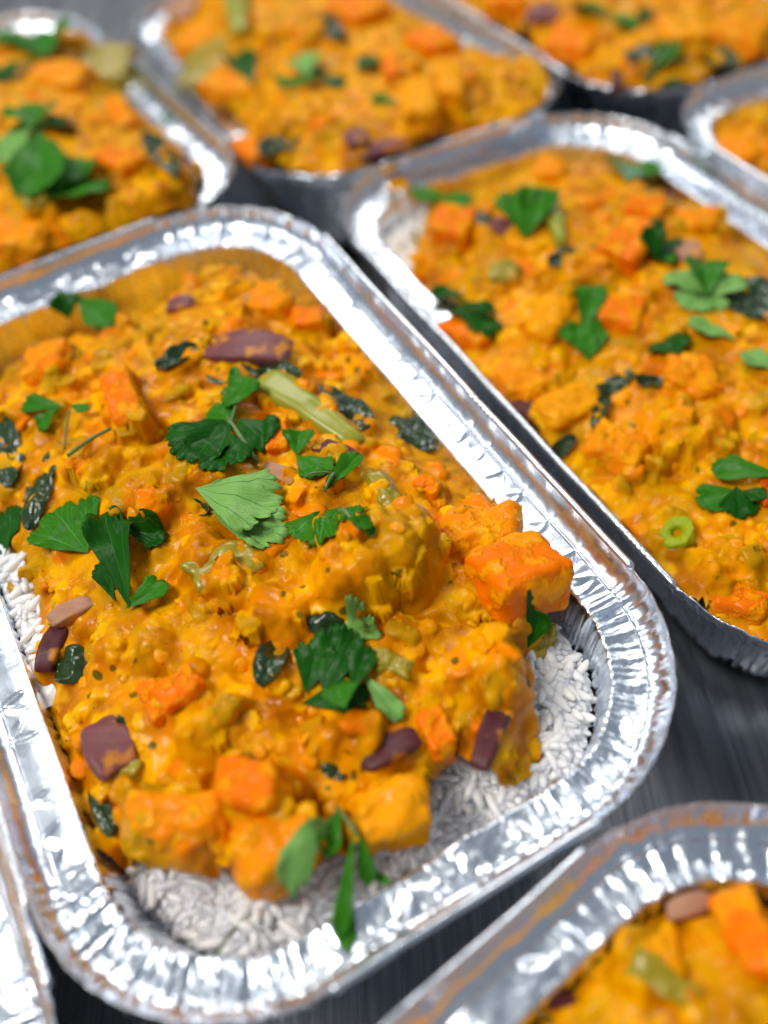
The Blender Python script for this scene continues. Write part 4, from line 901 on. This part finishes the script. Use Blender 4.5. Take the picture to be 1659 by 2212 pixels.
# ---------------------------------------------------------------- food in the farther and cut-off trays
def over_near(amt, v0):
    return lambda u, v: amt * (1 - sstep(v0 - 1.5, v0, v))
f3 = Food(TS[3], 0.06, -0.8, 2.1, seed=3, drop=0.6, over=lambda u, v: 0.75 * (1 - sstep(-8.5, -6.5, v)) * (1 - sstep(3.8, 4.6, u)) + 0.75 * sstep(4.2, 4.9, u) * sstep(4.2, 5.2, v) * (1 - sstep(6.4, 7.4, v)))
place(f3, [
 ('potato', 30, 530, 0, 170, 60, 1.6, 'orange sweet potato lump just behind the white rim line of the middle tray', dict(emerge=0.7, coat=0.2)),
 ('potato', 130, 175, 0, 120, 50, 1.2, 'orange sweet potato lump below the small far leaf', dict(emerge=0.7, coat=0.2)),
 ('carrot', 260, 350, 20, 80, 45, 1.0, 'orange carrot piece right of the big leaf pile in the tray behind', dict(emerge=0.6, coat=0.2)),
 ('carrot', 262, 250, 70, 70, 45, 1.0, 'orange carrot piece near the celery slab', dict(emerge=0.6, coat=0.2)),
 ('olive', 235, 168, -5, 110, 60, 0.8, 'olive green celery slab lying over the rim', dict(emerge=1.0, coat=0.5)),
 ('spinach', 350, 345, 55, 110, 40, None, 'dark green strip near the right wall of the tray behind', dict(lift=0.1)),
 ('onion_dark', 395, 370, 60, 80, 40, 0.5, 'dark brown onion in the shade of the right wall of the tray behind', dict(emerge=0.8, coat=0.3)),
 ('olive', 75, 440, 40, 60, 44, 0.6, 'yellow green lump below the big leaf pile', dict(emerge=0.7, coat=0.2)),
 (None, 130, 520, 0, 150, 70, 1.2, None, dict(emerge=0.6)), (None, 300, 440, 0, 120, 60, 1.2, None, dict(emerge=0.6)),
])
f3.build_grid(2600, 1200); f3.curry_mesh('orange lentil curry under a pile of big coriander leaves, tray behind the middle one')
sprig(f3, 'pile of big coriander leaves, three bright and one pale, in the tray behind', [
    (75, 265, -20, 345, 60, W_P, .4, .15, .2, .2), (75, 270, 60, 215, 90, L_, .4, .5, .2, .2), (80, 270, 165, 260, 70, D_, .4, .3, .3, .3), (85, 280, 85, 420, 40, L_, .4, .2, .4, 0), (100, 430, 230, 375, 62, L_, .15, .3, .15, .2), (95, 425, 200, 335, 40, L_, .2, .4, .3, .1), (80, 270, 20, 265, 80, L_, .4, .3, .2, .3)], hi=True)
sprig(f3, 'small green leaf near the far left corner wall', [(100, 125, 65, 65, 50, L_, .15, .35, .3, .1), (95, 125, 45, 135, 30, L_, .15, .1, .3, .1)], hi=False)
sprig(f3, 'dark leaf at the left edge of the farther left tray', [(15, 175, -20, 140, 90, D_, .15, .2, .2, .2)], hi=False)
sprig(f3, 'tiny green scrap stuck on the silver rim of the tray behind', [(335, 258, 372, 252, 40, L_, .05, .08, .1, .1)], hi=False)

f4 = Food(TS[4], 0.06, -0.75, 2.0, seed=4, over=over_near(0.75, -6.2))
place(f4, [
 ('potato', 515, 190, -40, 90, 60, 1.4, 'orange sweet potato lump beside the slim leaf in the top tray', dict(emerge=0.75, coat=0.3)),
 ('carrot', 775, 35, 20, 80, 44, 1.3, 'bright orange carrot at the top edge of the picture', dict(emerge=0.8, coat=0.4)),
 ('carrot', 935, 105, 30, 64, 44, 1.1, 'bright orange carrot near the long silver rim of the top tray', dict(emerge=0.85, coat=0.5)),
 ('carrot', 845, 145, 80, 55, 40, 0.9, 'reddish carrot just right of the dark round leaf', dict(emerge=0.7, coat=0.3)),
 ('squash', 910, 245, 80, 90, 80, 1.6, 'large rounded golden pumpkin lump in the top tray', dict(emerge=0.85, coat=0.6)),
 ('squash', 975, 195, 70, 80, 55, 1.3, 'smaller golden pumpkin lump behind the large rounded one', dict(emerge=0.8, coat=0.5)),
 ('potato', 430, 90, 0, 70, 50, 1.1, 'orange lump near the far left of the top tray', dict(emerge=0.75, coat=0.3)),
 ('carrot', 545, 335, 40, 70, 40, 0.9, 'orange carrot at the near corner of the top tray', dict(emerge=0.8, coat=0.3)),
 ('carrot', 690, 265, 10, 60, 30, 0.8, 'small orange red lump in the middle of the top tray', dict(emerge=0.6, coat=0.2)),
 ('stalk', 517, 35, 80, 90, 50, 0.7, 'thick olive bean pod at the top edge', dict(emerge=0.95, coat=0.3)),
 ('olive', 450, 155, -60, 100, 50, 0.8, 'olive green vegetable slab in the top tray', dict(emerge=0.8, coat=0.2)),
 ('spinach', 607, 320, -35, 90, 40, None, 'dark spinach leaf near the near edge of the top tray', dict(lift=0.1)),
 ('spinach', 722, 75, 60, 60, 30, None, 'grey green leaf scrap above the round dark leaf', dict(lift=0.1)),
 ('onion', 770, 310, -10, 50, 28, 0.4, 'purple onion bit right of the dark spinach leaf', dict(emerge=1, coat=0.3)),
 ('onion', 830, 335, -12, 110, 26, 0.5, 'long purple onion slice lying along the near rim of the top tray', dict(emerge=1.0, coat=0.3)),
 ('onion_pale', 405, 15, -50, 60, 26, 0.4, 'pale onion sliver at the top edge', dict(emerge=1, coat=0.3)),
 (None, 640, 60, 0, 130, 50, 1.2, None, dict(emerge=0.6)), (None, 640, 250, 0, 130, 60, 1.2, None, dict(emerge=0.6)),
])
f4.build_grid(2600, 1200); f4.curry_mesh('orange lentil curry in the top centre tray with a large pumpkin lump')
sprig(f4, 'slim dark green leaf lying on the orange lump of the top tray', [(550, 190, 510, 112, 34, D_, .15, .3, .4, 0)], hi=False)
sprig(f4, 'spread coriander sprig in the middle of the top tray', [(665, 165, 620, 180, 90, L_, .2, .15, .2, .2), (665, 165, 655, 115, 60, W_P, .2, .35, .3, .1), (665, 160, 745, 180, 30, D_, .2, .15, .3, .1), (665, 165, 700, 145, 50, D_, .2, .2, .2, .2)], hi=False)
sprig(f4, 'dark round coriander leaf right of the spread sprig', [(770, 150, 810, 115, 100, D_, .15, .3, .2, .4)], hi=False)
sprig(f4, 'small green scrap left of the large rounded pumpkin lump', [(860, 225, 800, 205, 50, L_, .12, .12, .1, .1)], hi=False)

f5 = Food(TS[5], 0.06, -0.75, 2.0, seed=5, over=over_near(0.75, -6.2))
place(f5, [
 ('carrot', 1090, 12, 0, 90, 44, 1.2, 'orange carrot at the top edge in the farthest tray', dict(emerge=0.8, coat=0.4)),
 ('carrot', 1235, 92, 10, 110, 55, 1.2, 'orange brown carrot chunk near the rim of the farthest tray', dict(emerge=0.7, coat=0.25)),
 ('potato', 1600, 80, 10, 110, 60, 1.3, 'soft orange lump at the right edge in the farthest tray', dict(emerge=0.7, coat=0.25)),
 ('squash', 1470, 70, 0, 100, 50, 1.2, 'golden lump in the middle of the farthest tray', dict(emerge=0.6, coat=0.2)),
 ('onion', 1185, 38, 5, 90, 30, 0.4, 'mauve onion slice in the farthest tray', dict(emerge=1.0, coat=0.25)),
 ('onion_dark', 1330, 175, 80, 46, 24, 0.4, 'brown onion bit by the near edge of the farthest tray', dict(emerge=0.9, coat=0.25)),
 ('spinach', 1545, 138, -10, 70, 60, None, 'dark green square leaf close to the rim of the farthest tray', dict(lift=0.1)),
 ('spinach', 1385, 130, -20, 60, 30, None, 'olive brown leaf scrap in the farthest tray', dict(lift=0.1)),
])
f5.build_grid(2600, 1000); f5.curry_mesh('orange lentil curry in the farthest tray with a long green leaf at the top edge')
sprig(f5, 'long green leaf at the top edge of the picture', [(1325, 30, 1235, 5, 40, L_, .2, .35, .3, .1), (1320, 30, 1375, 55, 50, L_, .2, .2, .2, .1)], hi=False)
sprig(f5, 'dark coriander leaf beside the long green leaf', [(1375, 50, 1408, 15, 80, D_, .2, .4, .3, .2)], hi=False)
sprig(f5, 'green stem with small leaves spreading from its end in the farthest tray', [(1410, 160, 1455, 85, 46, L_, .2, .4, .3, .1), (1450, 120, 1480, 135, 50, D_, .3, .2, .2, .1), (1420, 180, 1470, 175, 60, D_, .15, .15, .2, .2)], [(1395, 175, 1445, 95, .12, .15, .35)], hi=False)

f6 = Food(TS[6], 0.08, -1.0, 1.5, seed=6)
place(f6, [('potato', 1600, 330, 20, 90, 50, 1.2, 'orange lump in the small right edge tray', dict(emerge=0.6, coat=0.2))])
f6.build_grid(1400, 500); f6.curry_mesh('orange lentil curry in the tray showing only a corner at the right edge')
f7 = Food(TS[7], 0.06, -1.35, 1.7, seed=7)
place(f7, [
 ('carrot', 1610, 2030, 62, 220, 100, 0.8, 'big smooth orange carrot slice leaning in the near right tray', dict(emerge=1.0, coat=0.6, tilt=(20, -12), lift=0.15)),
 ('onion_pale', 1478, 1975, -20, 90, 50, 0.5, 'pinkish white onion piece behind the big carrot slice', dict(emerge=1.0, coat=0.4, lift=0.1)),
 ('onion_dark', 1180, 2170, 5, 120, 40, 0.5, 'dark onion piece at the bottom edge of the picture', dict(emerge=0.9, coat=0.2)),
 ('olive', 1430, 2130, 30, 160, 60, 0.4, 'blurred olive green strip across the near right tray', dict(emerge=0.8, coat=0.03)),
 ('spinach', 1290, 2060, 20, 80, 50, None, 'blurred dark green leaf by the rim of the near right tray', dict(lift=0.1)),
 ('squash', 1400, 2060, 0, 120, 70, 1.2, 'golden chunk beside the pinkish onion', dict(emerge=0.7, coat=0.2)),
])
f7.build_grid(2200, 800); f7.curry_mesh('blurred golden lentil curry in the near right tray')
f8 = Food(TS[8], 0.08, -1.0, 1.5, seed=8); f8.build_grid(1400, 500); f8.curry_mesh('strip of orange curry in the tray cut off by the near left corner')

smear(f1, 1162, 1172, 48, 60, 16, 'yellow dab of sauce on the rim right behind the large bare carrot cube', -0.60)
smear(f1, 620 + 232, 838, 45, 20, 8, 'tiny yellow fleck of sauce on the long silver rim beside the dark spinach leaf', -0.60)
smear(f2, 858, 388, 70, 52, 40, 'orange dab of sauce on the far corner of the rim of the parallel tray', -0.60)
